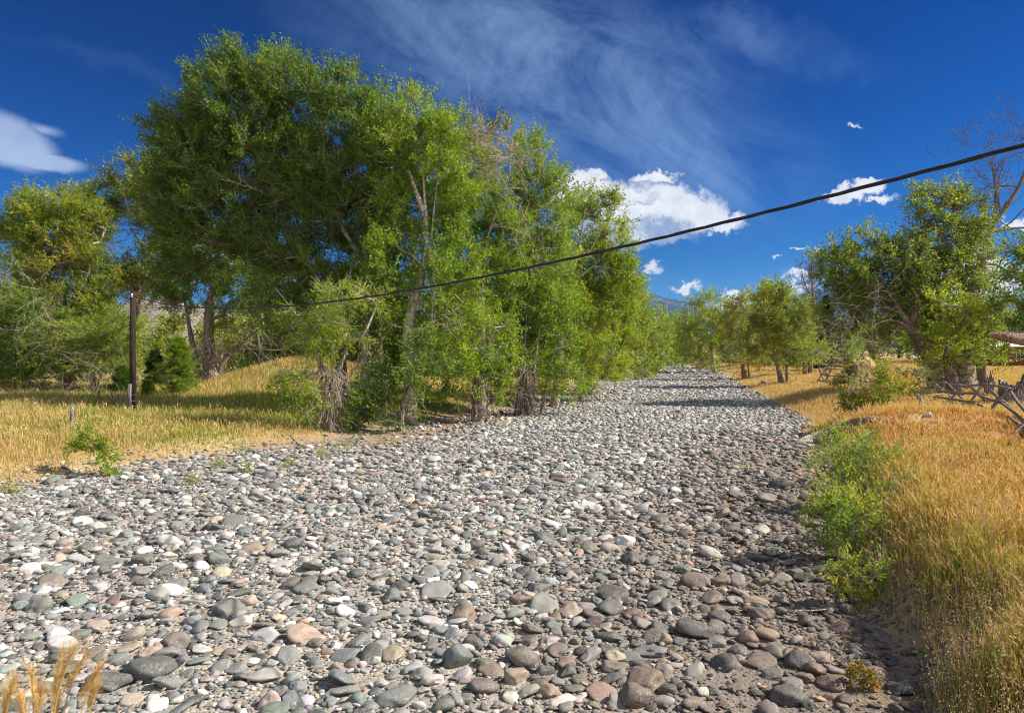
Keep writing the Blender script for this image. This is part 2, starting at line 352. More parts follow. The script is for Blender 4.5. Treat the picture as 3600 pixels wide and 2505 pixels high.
gx, gy = np.meshgrid(xs, ys); gz = Hf(gx, gy)
dlg, drg = sides_d(gx, gy); bedm = sm(0.5 + np.minimum(-dlg, -drg) / 1.6 + 0.35 * wob(gx, gy, 3.0))
bedm = bedm * np.clip(1 - (gy - 160) / 20, 0, 1)
nx, ny = len(xs), len(ys)
idx = np.arange(nx * ny).reshape(ny, nx)
Fq = np.stack([idx[:-1, :-1], idx[:-1, 1:], idx[1:, 1:], idx[1:, :-1]], -1).reshape(-1, 4)
sdm = sm((gy - 19.5) / 3) * (1 - sm((-dlg - 1.2) / 3.0)) * sm((dlg + 4.2) / 1.0) * (1 - sm((dlg - .3) / 1.5)) * np.clip((62 - gy) / 20, 0, 1)
rzm = sm(1.15 - (-drg) / 4.5) * (gy < 40)
inbed = ((np.minimum(-dlg, -drg) > -0.4) & (gy < 165)).ravel()[Fq[:, 0]]
VV = np.stack([gx, gy, gz], -1).reshape(-1, 3); bm_ = bedm.ravel()
for nm, sel in (("dry_riverbed", inbed), ("meadow_ground", ~inbed)):
    f = Fq[sel]; u_, inv = np.unique(f, return_inverse=True)
    o = mesh_obj(nm, VV[u_], inv.reshape(-1, 4), M_ground, smooth=True, attrs={'bed': bm_[u_], 'scar': sdm.ravel()[u_], 'silt': rzm.ravel()[u_]})
    tag(o, kind='structure')

# ------------------------------------------------------------------ river stones
def ico(level):
    t = (1 + 5 ** 0.5) / 2
    v = [(-1, t, 0), (1, t, 0), (-1, -t, 0), (1, -t, 0), (0, -1, t), (0, 1, t), (0, -1, -t), (0, 1, -t), (t, 0, -1), (t, 0, 1), (-t, 0, -1), (-t, 0, 1)]
    f = [(0, 11, 5), (0, 5, 1), (0, 1, 7), (0, 7, 10), (0, 10, 11), (1, 5, 9), (5, 11, 4), (11, 10, 2), (10, 7, 6), (7, 1, 8), (3, 9, 4), (3, 4, 2), (3, 2, 6), (3, 6, 8), (3, 8, 9), (4, 9, 5), (2, 4, 11), (6, 2, 10), (8, 6, 7), (9, 8, 1)]
    v = [tuple(unit(np.array(q, float))) for q in v]
    for _ in range(level):
        cache, nf = {}, []
        def mid(a, b):
            k = (min(a, b), max(a, b))
            if k not in cache:
                v.append(tuple(unit((np.array(v[a]) + np.array(v[b])) / 2))); cache[k] = len(v) - 1
            return cache[k]
        for a, b, c in f:
            x, y, z = mid(a, b), mid(b, c), mid(c, a); nf += [(a, x, z), (b, y, x), (c, z, y), (x, y, z)]
        f = nf
    return np.array(v), np.array(f)
ICO = {k: ico(k) for k in (0, 1, 2, 3)}
def shape_fn(seed):
    rg = NP(seed); D = unit(rg.randn(7, 3)); cut = rg.uniform(0.50, 0.90, 7); K = rg.randn(5, 3) * 1.6; ph = rg.rand(5) * 6.3; am = rg.uniform(0.02, 0.07, 5)
    K2 = rg.randn(6, 3) * 5; ph2 = rg.rand(6) * 6.3
    def f(v):
        r = np.ones(len(v))
        for d, c in zip(D, cut):
            q = v @ d; over = np.clip(q - c, 0, 1); r = r * (1 - 0.72 * over / np.maximum(q, 0.3))
        r = r * (1 + (np.sin(v @ K.T + ph) * am).sum(1)) * (1 + 0.012 * np.sin(v @ K2.T + ph2).sum(1))
        return v * r[:, None]
    return f
NPRO = 28
PRO = {k: [shape_fn(100 + i)(ICO[k][0]) for i in range(NPRO)] for k in (0, 1, 2, 3)}
PAL = {'dark': (0.060, 0.068, 0.070), 'slate': (0.125, 0.150, 0.155), 'grey': (0.20, 0.207, 0.205), 'brown': (0.155, 0.115, 0.09), 'tan': (0.36, 0.28, 0.20),
       'pink': (0.40, 0.28, 0.235), 'white': (0.60, 0.58, 0.54), 'rust': (0.36, 0.24, 0.14), 'green': (0.12, 0.15, 0.125), 'pale': (0.36, 0.365, 0.355), 'plum': (0.15, 0.09, 0.085)}
CN = list(PAL)
def scar(x, y):
    dl, dr = sides_d(x, y); return sm((y - 20.5) / 3) * (1 - sm((-dl - 1.0) / 2.8)) * np.clip((60 - y) / 20, 0, 1)
def pick_col(rg, x, y):
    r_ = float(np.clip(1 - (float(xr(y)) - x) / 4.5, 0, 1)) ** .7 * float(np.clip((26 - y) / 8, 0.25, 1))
    wts = dict(dark=11, slate=21, grey=17, brown=5, tan=9, pink=1.5, white=9, rust=.5, green=6, pale=19, plum=2)
    if scar(x, y) > 0.2:
        for k_ in ('white', 'pale', 'green', 'slate'): wts[k_] *= .45
        wts['brown'] *= 3; wts['tan'] *= 1.6
    if r_ > 0:
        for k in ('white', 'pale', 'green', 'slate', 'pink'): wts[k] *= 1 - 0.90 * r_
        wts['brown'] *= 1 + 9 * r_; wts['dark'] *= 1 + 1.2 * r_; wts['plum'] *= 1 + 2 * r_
    k = rg.choice(CN, p=np.array([wts[c] for c in CN]) / sum(wts.values()))
    return k
def rotm(yaw, tx, ty):
    cy, sy = np.cos(yaw), np.sin(yaw); cx, sx = np.cos(tx), np.sin(tx); c2, s2 = np.cos(ty), np.sin(ty); o, z = np.ones_like(yaw), np.zeros_like(yaw)
    Rz = np.stack([np.stack([cy, -sy, z], -1), np.stack([sy, cy, z], -1), np.stack([z, z, o], -1)], -2)
    Rx = np.stack([np.stack([o, z, z], -1), np.stack([z, cx, -sx], -1), np.stack([z, sx, cx], -1)], -2)
    Ry = np.stack([np.stack([c2, z, s2], -1), np.stack([z, o, z], -1), np.stack([-s2, z, c2], -1)], -2)
    return Rx @ Ry @ Rz
# a height raster makes later stones rest on earlier ones
RX0, RX1, RY0, RY1, RC = -17.0, 11.0, 3.0, 27.0, 0.03
top = np.full((int((RY1 - RY0) / RC), int((RX1 - RX0) / RC)), -1.0, np.float32)
STONES = []      # x, y, z, a, b, c, yaw, tx, ty, proto, colour key, colour rgb
rs = NP(11)
def splat(x, y, a, b, c, yaw, maxcov, force=False):
    j0, j1 = int((x - a - RX0) / RC), int((x + a - RX0) / RC) + 1; i0, i1 = int((y - a - RY0) / RC), int((y + a - RY0) / RC) + 1
    if j0 < 0 or i0 < 0 or j1 >= top.shape[1] or i1 >= top.shape[0]: return 0.0 if force else None
    X_, Y_ = np.meshgrid((np.arange(j0, j1) + .5) * RC + RX0 - x, (np.arange(i0, i1) + .5) * RC + RY0 - y)
    p = (X_ * math.cos(yaw) + Y_ * math.sin(yaw)) / a; q = (-X_ * math.sin(yaw) + Y_ * math.cos(yaw)) / b
    r2 = p * p + q * q; ins = r2 < 1
    if not ins.any(): ins = r2 <= r2.min()
    win = top[i0:i1, j0:j1]; w_ = win[ins]; cov = (w_ > 0).mean()
    if cov > maxcov and not force: return None
    sup = float(np.clip(w_, 0, None).mean()) * 0.75 if cov > 0 else 0.0
    z = sup + c * 0.42
    h = z + c * np.sqrt(np.clip(1 - r2, 0.05, 1)); win[ins] = np.maximum(w_, h[ins])
    return z
def put(x, y, a, key=None, ba=None, ca=None, yaw=None, maxcov=0.3, force=False, tilt=0.22, proto=None, rgb=None):
    b = a * (ba or rs.uniform(0.6, 0.95)); c = a * (ca or rs.uniform(0.24, 0.54)); yaw = rs.uniform(-0.9, 0.9) if yaw is None else yaw
    if rs.rand() < 0.25 and not force: yaw = rs.uniform(0, 3.14)
    z = splat(x, y, a * 0.93, b * 0.93, c, yaw, maxcov, force)
    if z is None: return False
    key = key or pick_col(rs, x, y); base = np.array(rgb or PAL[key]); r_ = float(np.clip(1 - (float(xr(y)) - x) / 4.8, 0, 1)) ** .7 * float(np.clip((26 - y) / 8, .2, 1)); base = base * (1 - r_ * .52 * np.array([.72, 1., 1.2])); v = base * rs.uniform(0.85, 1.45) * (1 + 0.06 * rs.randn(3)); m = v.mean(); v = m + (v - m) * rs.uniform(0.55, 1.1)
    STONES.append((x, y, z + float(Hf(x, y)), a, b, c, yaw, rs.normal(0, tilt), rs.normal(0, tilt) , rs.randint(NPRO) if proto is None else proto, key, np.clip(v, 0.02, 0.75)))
    return True
def bedpt(px, py): p = G(px, py); return p[0], p[1]
# stones one can pick out in the photo: px, py, width in photo pixels, colour, height ratio
HERO = [(515, 2335, 190, 'dark', .62), (1072, 2222, 140, 'rust', .7), (1632, 2155, 100, 'brown', .8), (215, 2255, 95, 'white', .6), (612, 2255, 90, 'brown', .8),
        (375, 2385, 150, 'dark', .5), (950, 2470, 100, 'tan', .9), (460, 2225, 85, 'tan', .8), (595, 2150, 85, 'rust', .6), (370, 1970, 80, 'green', .9), (492, 1965, 85, 'dark', .6),
        (285, 1925, 75, 'dark', .8), (695, 1855, 48, 'slate', .9), (750, 1850, 62, 'dark', .75), (1025, 1910, 75, 'dark', .75), (796, 1880, 52, 'white', .7), (680, 1908, 46, 'white', .6),
        (865, 1770, 50, 'pale', .8), (900, 1730, 60, 'tan', .7), (1662, 1910, 75, 'brown', .7), (2090, 1790, 60, 'white', .8), (2200, 1895, 85, 'white', .6), (1650, 2055, 60, 'white', .6),
        (1375, 2090, 75, 'green', .8), (1860, 1955, 75, 'dark', .7), (1905, 2170, 55, 'white', .7), (1660, 2265, 90, 'dark', .8), (1640, 2290, 60, 'white', .8), (1835, 2310, 115, 'brown', .8),
        (1990, 2335, 85, 'brown', .7), (1915, 2355, 72, 'dark', .75), (1815, 2375, 120, 'tan', .6), (1930, 2430, 95, 'pink', .6), (2165, 2335, 105, 'brown', .55), (2225, 2440, 130, 'brown', .8),
        (2270, 2380, 150, 'brown', .55), (1700, 2410, 110, 'brown', .6), (2340, 2250, 60, 'pink', 1.0), (2330, 2205, 95, 'dark', .6), (2445, 2035, 100, 'brown', .7), (2745, 1697, 88, 'dark', .65),
        (2700, 1745, 75, 'slate', .6), (2770, 1745, 55, 'slate', .7), (2880, 1710, 80, 'dark', .6), (2650, 1790, 60, 'brown', .7), (2850, 1745, 60, 'brown', .6), (2790, 2005, 70, 'slate', .5), (2750, 2105, 85, 'grey', .6),
        (2680, 2150, 100, 'brown', .6), (2790, 2300, 80, 'grey', .55), (2780, 2440, 130, 'dark', .55), (2800, 2400, 90, 'grey', .55), (2660, 2100, 100, 'tan', .5), (2900, 2300, 90, 'pink', .5),
        (2720, 2370, 80, 'grey', .5), (2540, 2040, 80, 'brown', .6), (2520, 2200, 80, 'brown', .7), (2600, 2280, 85, 'dark', .55), (2170, 1700, 45, 'white', .6), (2340, 2460, 90, 'pale', .5), (2060, 2130, 75, 'grey', .6),
        (3180, 2410, 110, 'dark', .5), (3090, 2360, 90, 'tan', .5), (1250, 2465, 80, 'slate', .8), (700, 1960, 70, 'brown', .6), (360, 1860, 70, 'dark', .5), (1190, 1950, 70, 'slate', .7), (1555, 2210, 70, 'slate', .6), (1830, 2100, 80, 'brown', .6)]
for px, py, wd, k, ca in HERO:
    p = G(px, py + wd * 0.22); a = wd / F * p[1] * 0.52
    put(p[0], p[1], a, k, 0.8, ca * 0.82, rs.uniform(-.3, .3), force=True, tilt=0.1)
def inzone(x, y, mar):
    dl, dr = sides_d(x, y); return np.minimum(-dl, -dr) > mar
def scatter(n, a0, a1, y0, y1, mar, maxcov, pw=1.5):
    cnt = 0
    y = rs.uniform(y0, y1, n); u_ = rs.uniform(-0.86, 0.86, n); x = u_ * y
    keep = rs.rand(n) < (y / y1)                 # even per square metre
    dl, dr = sides_d(x, y); md = np.minimum(-dl, -dr); ok = keep & (md > mar * rs.rand(n) ** 1.5)
    a = a0 + (a1 - a0) * rs.rand(n) ** pw
    for x_, y_, a_ in zip(x[ok], y[ok], a[ok]):
        if gb(x_, y_, 2.7, 6.5, 0.9, 1.1) > 0.45 and rs.rand() < 0.6: continue
        if rs.rand() < 0.88 * scar(x_, y_) or rs.rand() < .6 * gb(x_, y_, 7.2, 18, 1.2, 2.5): continue
        cnt += put(x_, y_, a_, maxcov=maxcov, tilt=0.24)
    return cnt
print('A', scatter(2600, 0.14, 0.23, 5.2, 26.5, -0.4, 0.2, 2.6))
print('B', scatter(14000, 0.08, 0.15, 5.2, 26.5, -1.2, 0.30))
print('C', scatter(50000, 0.045, 0.085, 5.2, 26.5, -2.0, 0.52))
print('D', scatter(52000, 0.026, 0.048, 5.2, 17, -2.0, 0.60))
print('E', scatter(26000, 0.014, 0.028, 5.2, 10, -1.0, 0.5))
near_n = len(STONES)
# beyond the raster: jittered rows
for y0, y1, a0, a1, n in ((26, 45, 0.06, 0.14, 28000), (45, 80, 0.09, 0.19, 18000), (80, 165, 0.16, 0.34, 9000)):
    y = rs.uniform(y0, y1, n); x = xl(y) - 1.5 + rs.rand(n) * (xr(y) - xl(y) + 2.2); md = np.minimum(*[-q for q in sides_d(x, y)])
    ok = md > -1.6 * rs.rand(n) ** 2
    for x_, y_ in zip(x[ok], y[ok]):
        if rs.rand() < 0.8 * scar(x_, y_): continue
        a = a0 + (a1 - a0) * rs.rand() ** 2.2; key = pick_col(rs, x_, y_); base = np.array(PAL[key]) * rs.uniform(0.85, 1.45) * (1 + 0.05 * rs.randn(3))
        c = a * rs.uniform(.35, .7)
        STONES.append((x_, y_, float(Hf(x_, y_)) + c * rs.uniform(0.2, 0.8), a, a * rs.uniform(.6, .95), c, rs.uniform(-1, 1), rs.normal(0, .25), rs.normal(0, .25), rs.randint(NPRO), key, np.clip(base, .02, .75)))
S = STONES; nS = len(S); print('stones', nS)
sx = np.array([s[0] for s in S]); sy = np.array([s[1] for s in S]); sz = np.array([s[2] for s in S]); SA = np.array([[s[3], s[4], s[5]] for s in S])
yaw = np.array([s[6] for s in S]); tx = np.array([s[7] for s in S]); ty = np.array([s[8] for s in S]); pr = np.array([s[9] for s in S]); SC = np.array([s[11] for s in S])
RM = rotm(yaw, tx, ty)
pxw = SA[:, 0] * 2 / sy * 683
inframe = (np.abs(sx / sy) < 0.74) & ((CAMH - sz) / sy < 0.52) & (np.minimum(*[-q for q in sides_d(sx, sy)]) > -0.3)
order = np.argsort(-pxw * np.sqrt(SA[:, 1] * SA[:, 2]) / SA[:, 0] * inframe)[:300]
order = [k for k in order if inframe[k]]; indiv = set(int(k) for k in order)
CNAME = dict(dark='dark grey', slate='blue grey', grey='mid grey', brown='brown', tan='tan', pink='pinkish', white='white', rust='rust stained', green='green grey', pale='pale grey', plum='plum brown')
def words(k):
    a, b, c = SA[k]; s_ = 'big' if pxw[k] > 38 else ('' if pxw[k] > 27 else 'small')
    shp = 'rounded' if c / a > 0.56 and b / a > .74 else ('flat' if c / a < 0.43 else ('long' if b / a < .70 else 'oval'))
    return s_, CNAME[S[k][10]], shp
def area(k):
    pu, pv = sx[k] / sy[k] * F + 1800, HZ + (CAMH - sz[k]) / sy[k] * F
    hz_ = ['far left', 'left', 'left of centre', 'right of centre', 'right', 'far right'][int(np.clip(pu // 560, 0, 5))]
    vt = 'bottom edge' if pv > 2350 else ('bottom quarter' if pv > 2150 else ('lower middle' if pv > 1900 else 'further back'))
    return vt, hz_
used = {}
P2 = np.array([[sx[k] / sy[k] * F + 1800, HZ + (CAMH - sz[k]) / sy[k] * F] for k in order])
for q, k in enumerate(order):
    d = P2 - P2[q]; dist = np.hypot(d[:, 0], d[:, 1]); dist[q] = 1e9; near = np.argsort(dist)[:5]
    vt, hz_ = area(k); a_, b_, c_ = words(k); lab = None
    def rel(j):
        dx, dy = P2[q] - P2[j]
        return ('right of' if dx > 0 else 'left of') if abs(dx) > abs(dy) * 1.1 else ('before' if dy > 0 else 'behind')
    for j in near:
        w2 = words(order[j]); cand = " ".join(f"{a_} {b_} {c_} cobble {rel(j)} {w2[1]} {w2[2]} one, {vt} {hz_}".split())
        if cand not in used: lab = cand; break
    if lab is None: lab = " ".join(f"{a_} {b_} {c_} cobble wedged between others, {vt} {hz_}".split())
    used[lab] = 1
    v = PRO[3][pr[k]] if k >= len(HERO) else shape_fn(500 + k)(ICO[3][0])
    v = (v * SA[k]) @ RM[k].T
    o = mesh_obj("cobble", v, ICO[3][1], M_stone, smooth=True, col=np.tile(SC[k], (len(v), 1)), loc=(sx[k], sy[k], sz[k]))
    tag(o, lab, "cobble", "large cobbles lying in the dry riverbed")
rest = np.array([k for k in range(nS) if k not in indiv])
lv = np.where(pxw[rest] > 11, 2, np.where(pxw[rest] > 3.2, 1, 0))
bV, bF, bC, n0 = [], [], [], 0
for L in (0, 1, 2):
    for p_ in range(NPRO):
        ks = rest[(lv == L) & (pr[rest] == p_)]
        if not len(ks): continue
        v = PRO[L][p_]; nv = len(v); vv = np.einsum('nij,nkj->nki', RM[ks], v[None] * SA[ks][:, None, :]) + np.stack([sx[ks], sy[ks], sz[ks]], 1)[:, None]
        bV.append(vv.reshape(-1, 3)); bF.append((ICO[L][1][None] + (n0 + np.arange(len(ks)) * nv)[:, None, None]).reshape(-1, 3)); bC.append(np.repeat(SC[ks], nv, 0)); n0 += nv * len(ks)
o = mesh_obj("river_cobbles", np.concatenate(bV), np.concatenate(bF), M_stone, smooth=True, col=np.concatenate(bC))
tag(o, "mass of smaller cobbles and pebbles covering the dry riverbed", "cobbles", kind='stuff')
del bV, bF, bC, STONES
#TREES
# ------------------------------------------------------------------ trees
GREEN_D, GREEN, GREEN_Y, YEL, ORG = (0.075, 0.145, 0.012), (0.18, 0.285, 0.015), (0.33, 0.41, 0.022), (0.50, 0.36, 0.02), (0.62, 0.27, 0.02)
OLIVE = (0.13, 0.17, 0.045)
def ramp_cols(t, cols):
    cols = np.array(cols); t = np.clip(t, 0, 1) * (len(cols) - 1); i = np.minimum(t.astype(int), len(cols) - 2); f = (t - i)[:, None]
    return cols[i] * (1 - f) + cols[i + 1] * f
def leaf_quads(rg, P, D, L, Wd, col):
    """P base points, D directions, rhombic leaves slightly folded about random normals"""
    n = len(P); Sd = unit(np.cross(D, rg.randn(n, 3))); Nn = np.cross(D, Sd)
    L = L * rg.uniform(0.65, 1.25, (n, 1)); w_ = Wd * rg.uniform(0.7, 1.2, (n, 1))
    m = P + D * L * 0.42
    V = np.stack([P, m + Sd * w_ * .5 + Nn * w_ * .12, P + D * L, m - Sd * w_ * .5 + Nn * w_ * .12], 1).reshape(-1, 3)
    return V, np.arange(4 * n).reshape(-1, 4), col
def lobes_points(rg, lobes, spacing, dens=1.0, shell=0.6):
    out, cen = [], []
    for (c, r) in lobes:
        n = max(5, int(3.4 * r[0] * r[2] / spacing ** 2 * (1 + 0.5 * r[1] / spacing) * 1.36 * dens))
        u = unit(rg.randn(n, 3)); q = rg.rand(n) ** (1 / 3 * shell) ; p = c + u * q[:, None] * r
        k = np.sin(p[:, 0] * 1.7 + 2 * np.sin(p[:, 2] * 1.1)) * np.cos(p[:, 2] * 2.1 + p[:, 1] * 1.3)
        keep = rg.rand(n) < np.clip(0.80 + 0.55 * k, 0.12, 1); out.append(p[keep]); cen.append(np.tile(c, (keep.sum(), 1)))
    return np.concatenate(out), np.concatenate(cen)
def grow(rg, paths, att, step, pull=0.12):
    n0 = sum(len(p) for p in paths); mx = n0 + len(att) * 14 + 10
    pos = np.zeros((mx, 3)); par = np.full(mx, -1, int); lev = np.zeros(mx); n = 0; tr = np.zeros(mx, bool)
    for k, p in enumerate(paths):
        pr_ = -1
        if k: pr_ = int(np.argmin(((pos[:n] - p[0]) ** 2).sum(1)))
        for q in p:
            pos[n] = q; par[n] = pr_; tr[n] = True; lev[n] = 0 if pr_ < 0 else lev[pr_] + np.linalg.norm(q - pos[pr_]); pr_ = n; n += 1
    d0 = np.sqrt(((att[:, None] - pos[None, :n:2]) ** 2).sum(2)).min(1); tips = []
    for k in np.argsort(d0):
        a = att[k]; dv = a - pos[:n]; ds = np.sqrt((dv ** 2).sum(1))
        cost = ds + pull * lev[:n] * 0.3 + 0.8 * np.clip(pos[:n, 2] - a[2] + 0.15 * ds, 0, None)
        i = int(np.argmin(cost)); dist = ds[i]; m = int(min(12, max(1, round(dist / step)))); p0 = pos[i]
        pdir = unit((pos[i] - pos[par[i]]) if par[i] >= 0 else np.array([0, 0, 1.])); c = p0 + (pdir * 0.45 + np.array([0, 0, 0.25])) * dist * 0.5
        pr_ = i
        for s in range(1, m + 1):
            if n >= mx: break
            t = s / m; q = (1 - t) ** 2 * p0 + 2 * t * (1 - t) * c + t * t * a
            if s < m: q = q + rg.randn(3) * 0.06 * step
            pos[n] = q; par[n] = pr_; lev[n] = lev[pr_] + dist / m; pr_ = n; n += 1
        tips.append((k, pr_))
    return pos[:n], par[:n], tr[:n], tips
TREES = []
def tree(name, label, group, base, trunks, lobes, r0, cols=(GREEN_D, GREEN, GREEN, GREEN_Y), leaf=(0.12, 0.072), spacing=0.62, twigs=8, nl=24, tw=(0.45, 1.15), up=0.45,
         wind=(0, 0, 0), droop=0.0, yellow=(), dead=(), seed=1, bark=None, depth=None, cat="tree", split=True, tint=0.0, skirt=0, lumpy=0.07, deadtwig=None, twr=0.009, minr=0.012, lj=0.075, dens=1.0, ldd=0.0):
    rg = NP(seed); B0 = G(*base)
    if depth: B0 = np.array([(base[0] - 1800) / F * depth, depth, float(Hf((base[0] - 1800) / F * depth, depth))])
    d = B0[1]
    cv = lambda px, py, dd=0.0: PX(px, py, d + dd)
    k_ = .95
    L = [(cv(l[0], l[1], (l[4] if len(l) > 4 else 0) + ldd), k_ * np.array([l[2] / F * d, max(l[2], l[3]) / F * d * (0.9 if len(l) < 6 else l[5]), l[3] / F * d])) for l in lobes]
    paths = []
    for k, tp in enumerate(trunks):
        pts = [cv(*q) for q in tp]
        if k == 0 or (len(tp[0]) > 3): pass
        if abs(tp[0][1] - base[1]) < 90: pts[0][2] = float(Hf(pts[0][0], pts[0][1])) - 0.1
        paths.append(interp_path(pts, max(0.35, d * 0.011)))
    att, cen = lobes_points(rg, L, spacing, dens)
    pos, par, trk, tips = grow(rg, paths, att, spacing * 0.9)
    n = len(pos); wgt = np.ones(n) * 0.35
    for k in range(n - 1, 0, -1):
        if par[k] >= 0: wgt[par[k]] += wgt[k]
    rad = r0 * (wgt / wgt[0]) ** 0.56; rad = np.maximum(rad, minr * max(1, d / 38))
    k1 = len(paths[0]); rad[:k1] = np.maximum(rad[:k1], r0 * np.linspace(1, 0.16, k1))
    h = np.clip(1 - (pos[:k1, 2] - pos[0, 2]) / (r0 * 3.5), 0, 1); rad[:k1] *= 1 + 0.5 * h ** 2
    root = thing(name, B0, label, cat, group)
    bt, bb = Buf(), Buf(); s0 = 0
    for k, p in enumerate(paths):
        m = len(p); r_ = rad[s0:s0 + m].copy(); r_ = np.maximum(r_, r0 * 0.08)
        if k: r_ = np.minimum(r_, np.linspace(min(max(r_[0], r0 * 0.3), r0 * 0.5), r_[-1], m))
        for _ in range(2): r_[1:-1] = (r_[:-2] + r_[1:-1] * 2 + r_[2:]) / 4
        r_ = r_ * np.clip((m - 1 - np.arange(m)) / (m * .55) + .10, 0, 1) ** .7 if True else r_
        V_, F4, F3 = path_tube(p, r_, 14 if r0 > .12 else 8, lumpy, seed + k)
        bt.add(V_, F4); bt.add(V_[-2:], np.zeros((0, 3), int)); bt.F.setdefault(3, []).append(F3 + bt.n - 2 - len(V_)); s0 += m
    e = np.where(~trk)[0]; ra = np.minimum(rad[par[e]], rad[e] * 1.5)
    for lo, hi, sd, dst in ((0.07, 9, 7, bt), (0.03, 0.07, 5, bb), (0, 0.03, 3, bb)):
        q = e[(rad[e] >= lo) & (rad[e] < hi)]
        if len(q): V_, f_ = edge_tubes(pos[par[q]], pos[q], np.minimum(rad[par[q]], rad[q] * 1.5), rad[q], sd); dst.add(V_, f_)
    # sprays of leaves on short twigs round every branch tip
    T0 = att; nT = len(T0); out = unit(T0 - cen) * 0.8
    wv = np.array(wind)
    K = twigs; P = np.repeat(T0, K, 0); D = unit(np.repeat(out, K, 0) * 0.6 + rg.randn(nT * K, 3) * 0.75 + np.array([0, 0, up]) + wv)
    Ln = rg.uniform(tw[0], tw[1], nT * K) * (spacing / 0.62)
    tint_c = np.repeat(rg.normal(0, 0.20, nT) + 0.10 * np.sin(T0[:, 0] * 0.8) * np.cos(T0[:, 2] * 0.9), K)
    V_, f_ = edge_tubes(P, P + D * Ln[:, None] * 0.85, np.full(len(P), twr * max(1, d / 30)), np.full(len(P), 0.45 * twr * max(1, d / 30)), 3); bb.add(V_, f_)
    isd = np.zeros(nT, bool)
    m = nT * K * nl; pi = np.repeat(np.arange(nT * K), nl); t = rg.rand(m) ** 0.8
    q = P[pi] + D[pi] * (Ln[pi] * t)[:, None] + rg.randn(m, 3) * (lj * spacing / .62) ; q[:, 2] -= droop * (t * Ln[pi]) ** 2
    ld = unit(D[pi] * 0.7 + rg.randn(m, 3) * 0.8 + np.array([0, 0, 0.1 - droop]) + wv * 0.8)
    tt = 0.45 + tint + tint_c[pi] + rg.normal(0, 0.13, m)
    c = ramp_cols(tt, cols)
    for (yx, yy_, yr, yc, pr_) in yellow:
        yc0 = cv(yx, yy_)[[0, 2]]; dd = np.hypot(q[:, 0] - yc0[0], q[:, 2] - yc0[1]); w_ = (dd < yr / F * d * rg.uniform(0.5, 1.1, m)) & (rg.rand(m) < pr_)
        c[w_] = np.array(yc) * rg.uniform(0.7, 1.15, (w_.sum(), 1))
    c = c * rg.uniform(0.8, 1.2, (m, 1))
    V_, f_, c = leaf_quads(rg, q, ld, leaf[0], leaf[1], c)
    org = B0
    bt.obj('trunk', bark or M_bark, root, True, org); 
    mesh_obj('crown', V_ - org, f_, M_leaf, root, col=c)
    if dead:
        db = bb
        for (dx, dy, dw, dn, *o_) in dead:
            dn = int(dn * (.38 if base[0] < 420 or base[0] > 3200 else .8)) + 1       # centre px, spread px, number of twigs
            c0 = cv(dx, dy, o_[0] if o_ else -0.6); dead_spray(rg, db, c0, dw / F * d, dn, d)
    bb.obj('branches', M_twig, root, False, org)
    if skirt: 
        db = Buf(); sk_r = r0 * 3.0
        for _ in range(skirt):
            a_ = rg.rand() * 6.28; z_ = rg.rand() ** 0.7 * 2.2; p0 = B0 + np.array([math.cos(a_) * r0, math.sin(a_) * r0, z_ + .2])
            ln_ = rg.uniform(.4, 1.1); dr_ = np.array([math.cos(a_) * .7, math.sin(a_) * .7, -0.9]); p1 = p0 + unit(dr_ + rg.randn(3) * .25) * ln_; p1[2] = max(p1[2], B0[2] + .03)
            mid_ = (p0 + p1) / 2 + rg.randn(3) * .08 + np.array([math.cos(a_), math.sin(a_), .4]) * .12
            V_, f_ = edge_tubes(np.array([p0, mid_]), np.array([mid_, p1]), np.array([.016, .012]), np.array([.012, .005]), 3); db.add(V_, f_)
        db.obj('shaggy_shoots', M_twig, root, False, org)
    return root
def dead_spray(rg, buf, c0, sp, n, d, base_dir=None):
    """curving bare twigs radiating from a point"""
    bd = unit(np.array(base_dir if base_dir is not None else rg.randn(3) * [1, .4, .5]))
    P = np.tile(c0, (n, 1)) + rg.randn(n, 3) * sp * 0.22; D = unit(rg.randn(n, 3) * 0.8 + bd * 0.7); r = np.full(n, 0.0095 * max(1, d / 34)); st = sp * rg.uniform(0.10, 0.22, n)[:, None]; cur = unit(rg.randn(n, 3)) * 0.25
    for k in range(5):
        Q = P + D * st; V_, f_ = edge_tubes(P, Q, r, r * 0.78, 3); buf.add(V_, f_)
        if k >= 1:
            s_ = rg.rand(n) < 0.8; D2 = unit(D[s_] + rg.randn(s_.sum(), 3) * 0.6); V_, f_ = edge_tubes(Q[s_], Q[s_] + D2 * st[s_] * 1.2, r[s_] * 0.7, r[s_] * 0.4, 3); buf.add(V_, f_)
        P = Q; r = r * 0.78; D = unit(D + cur + rg.randn(n, 3) * 0.15 + np.array([0, 0, -0.06]))
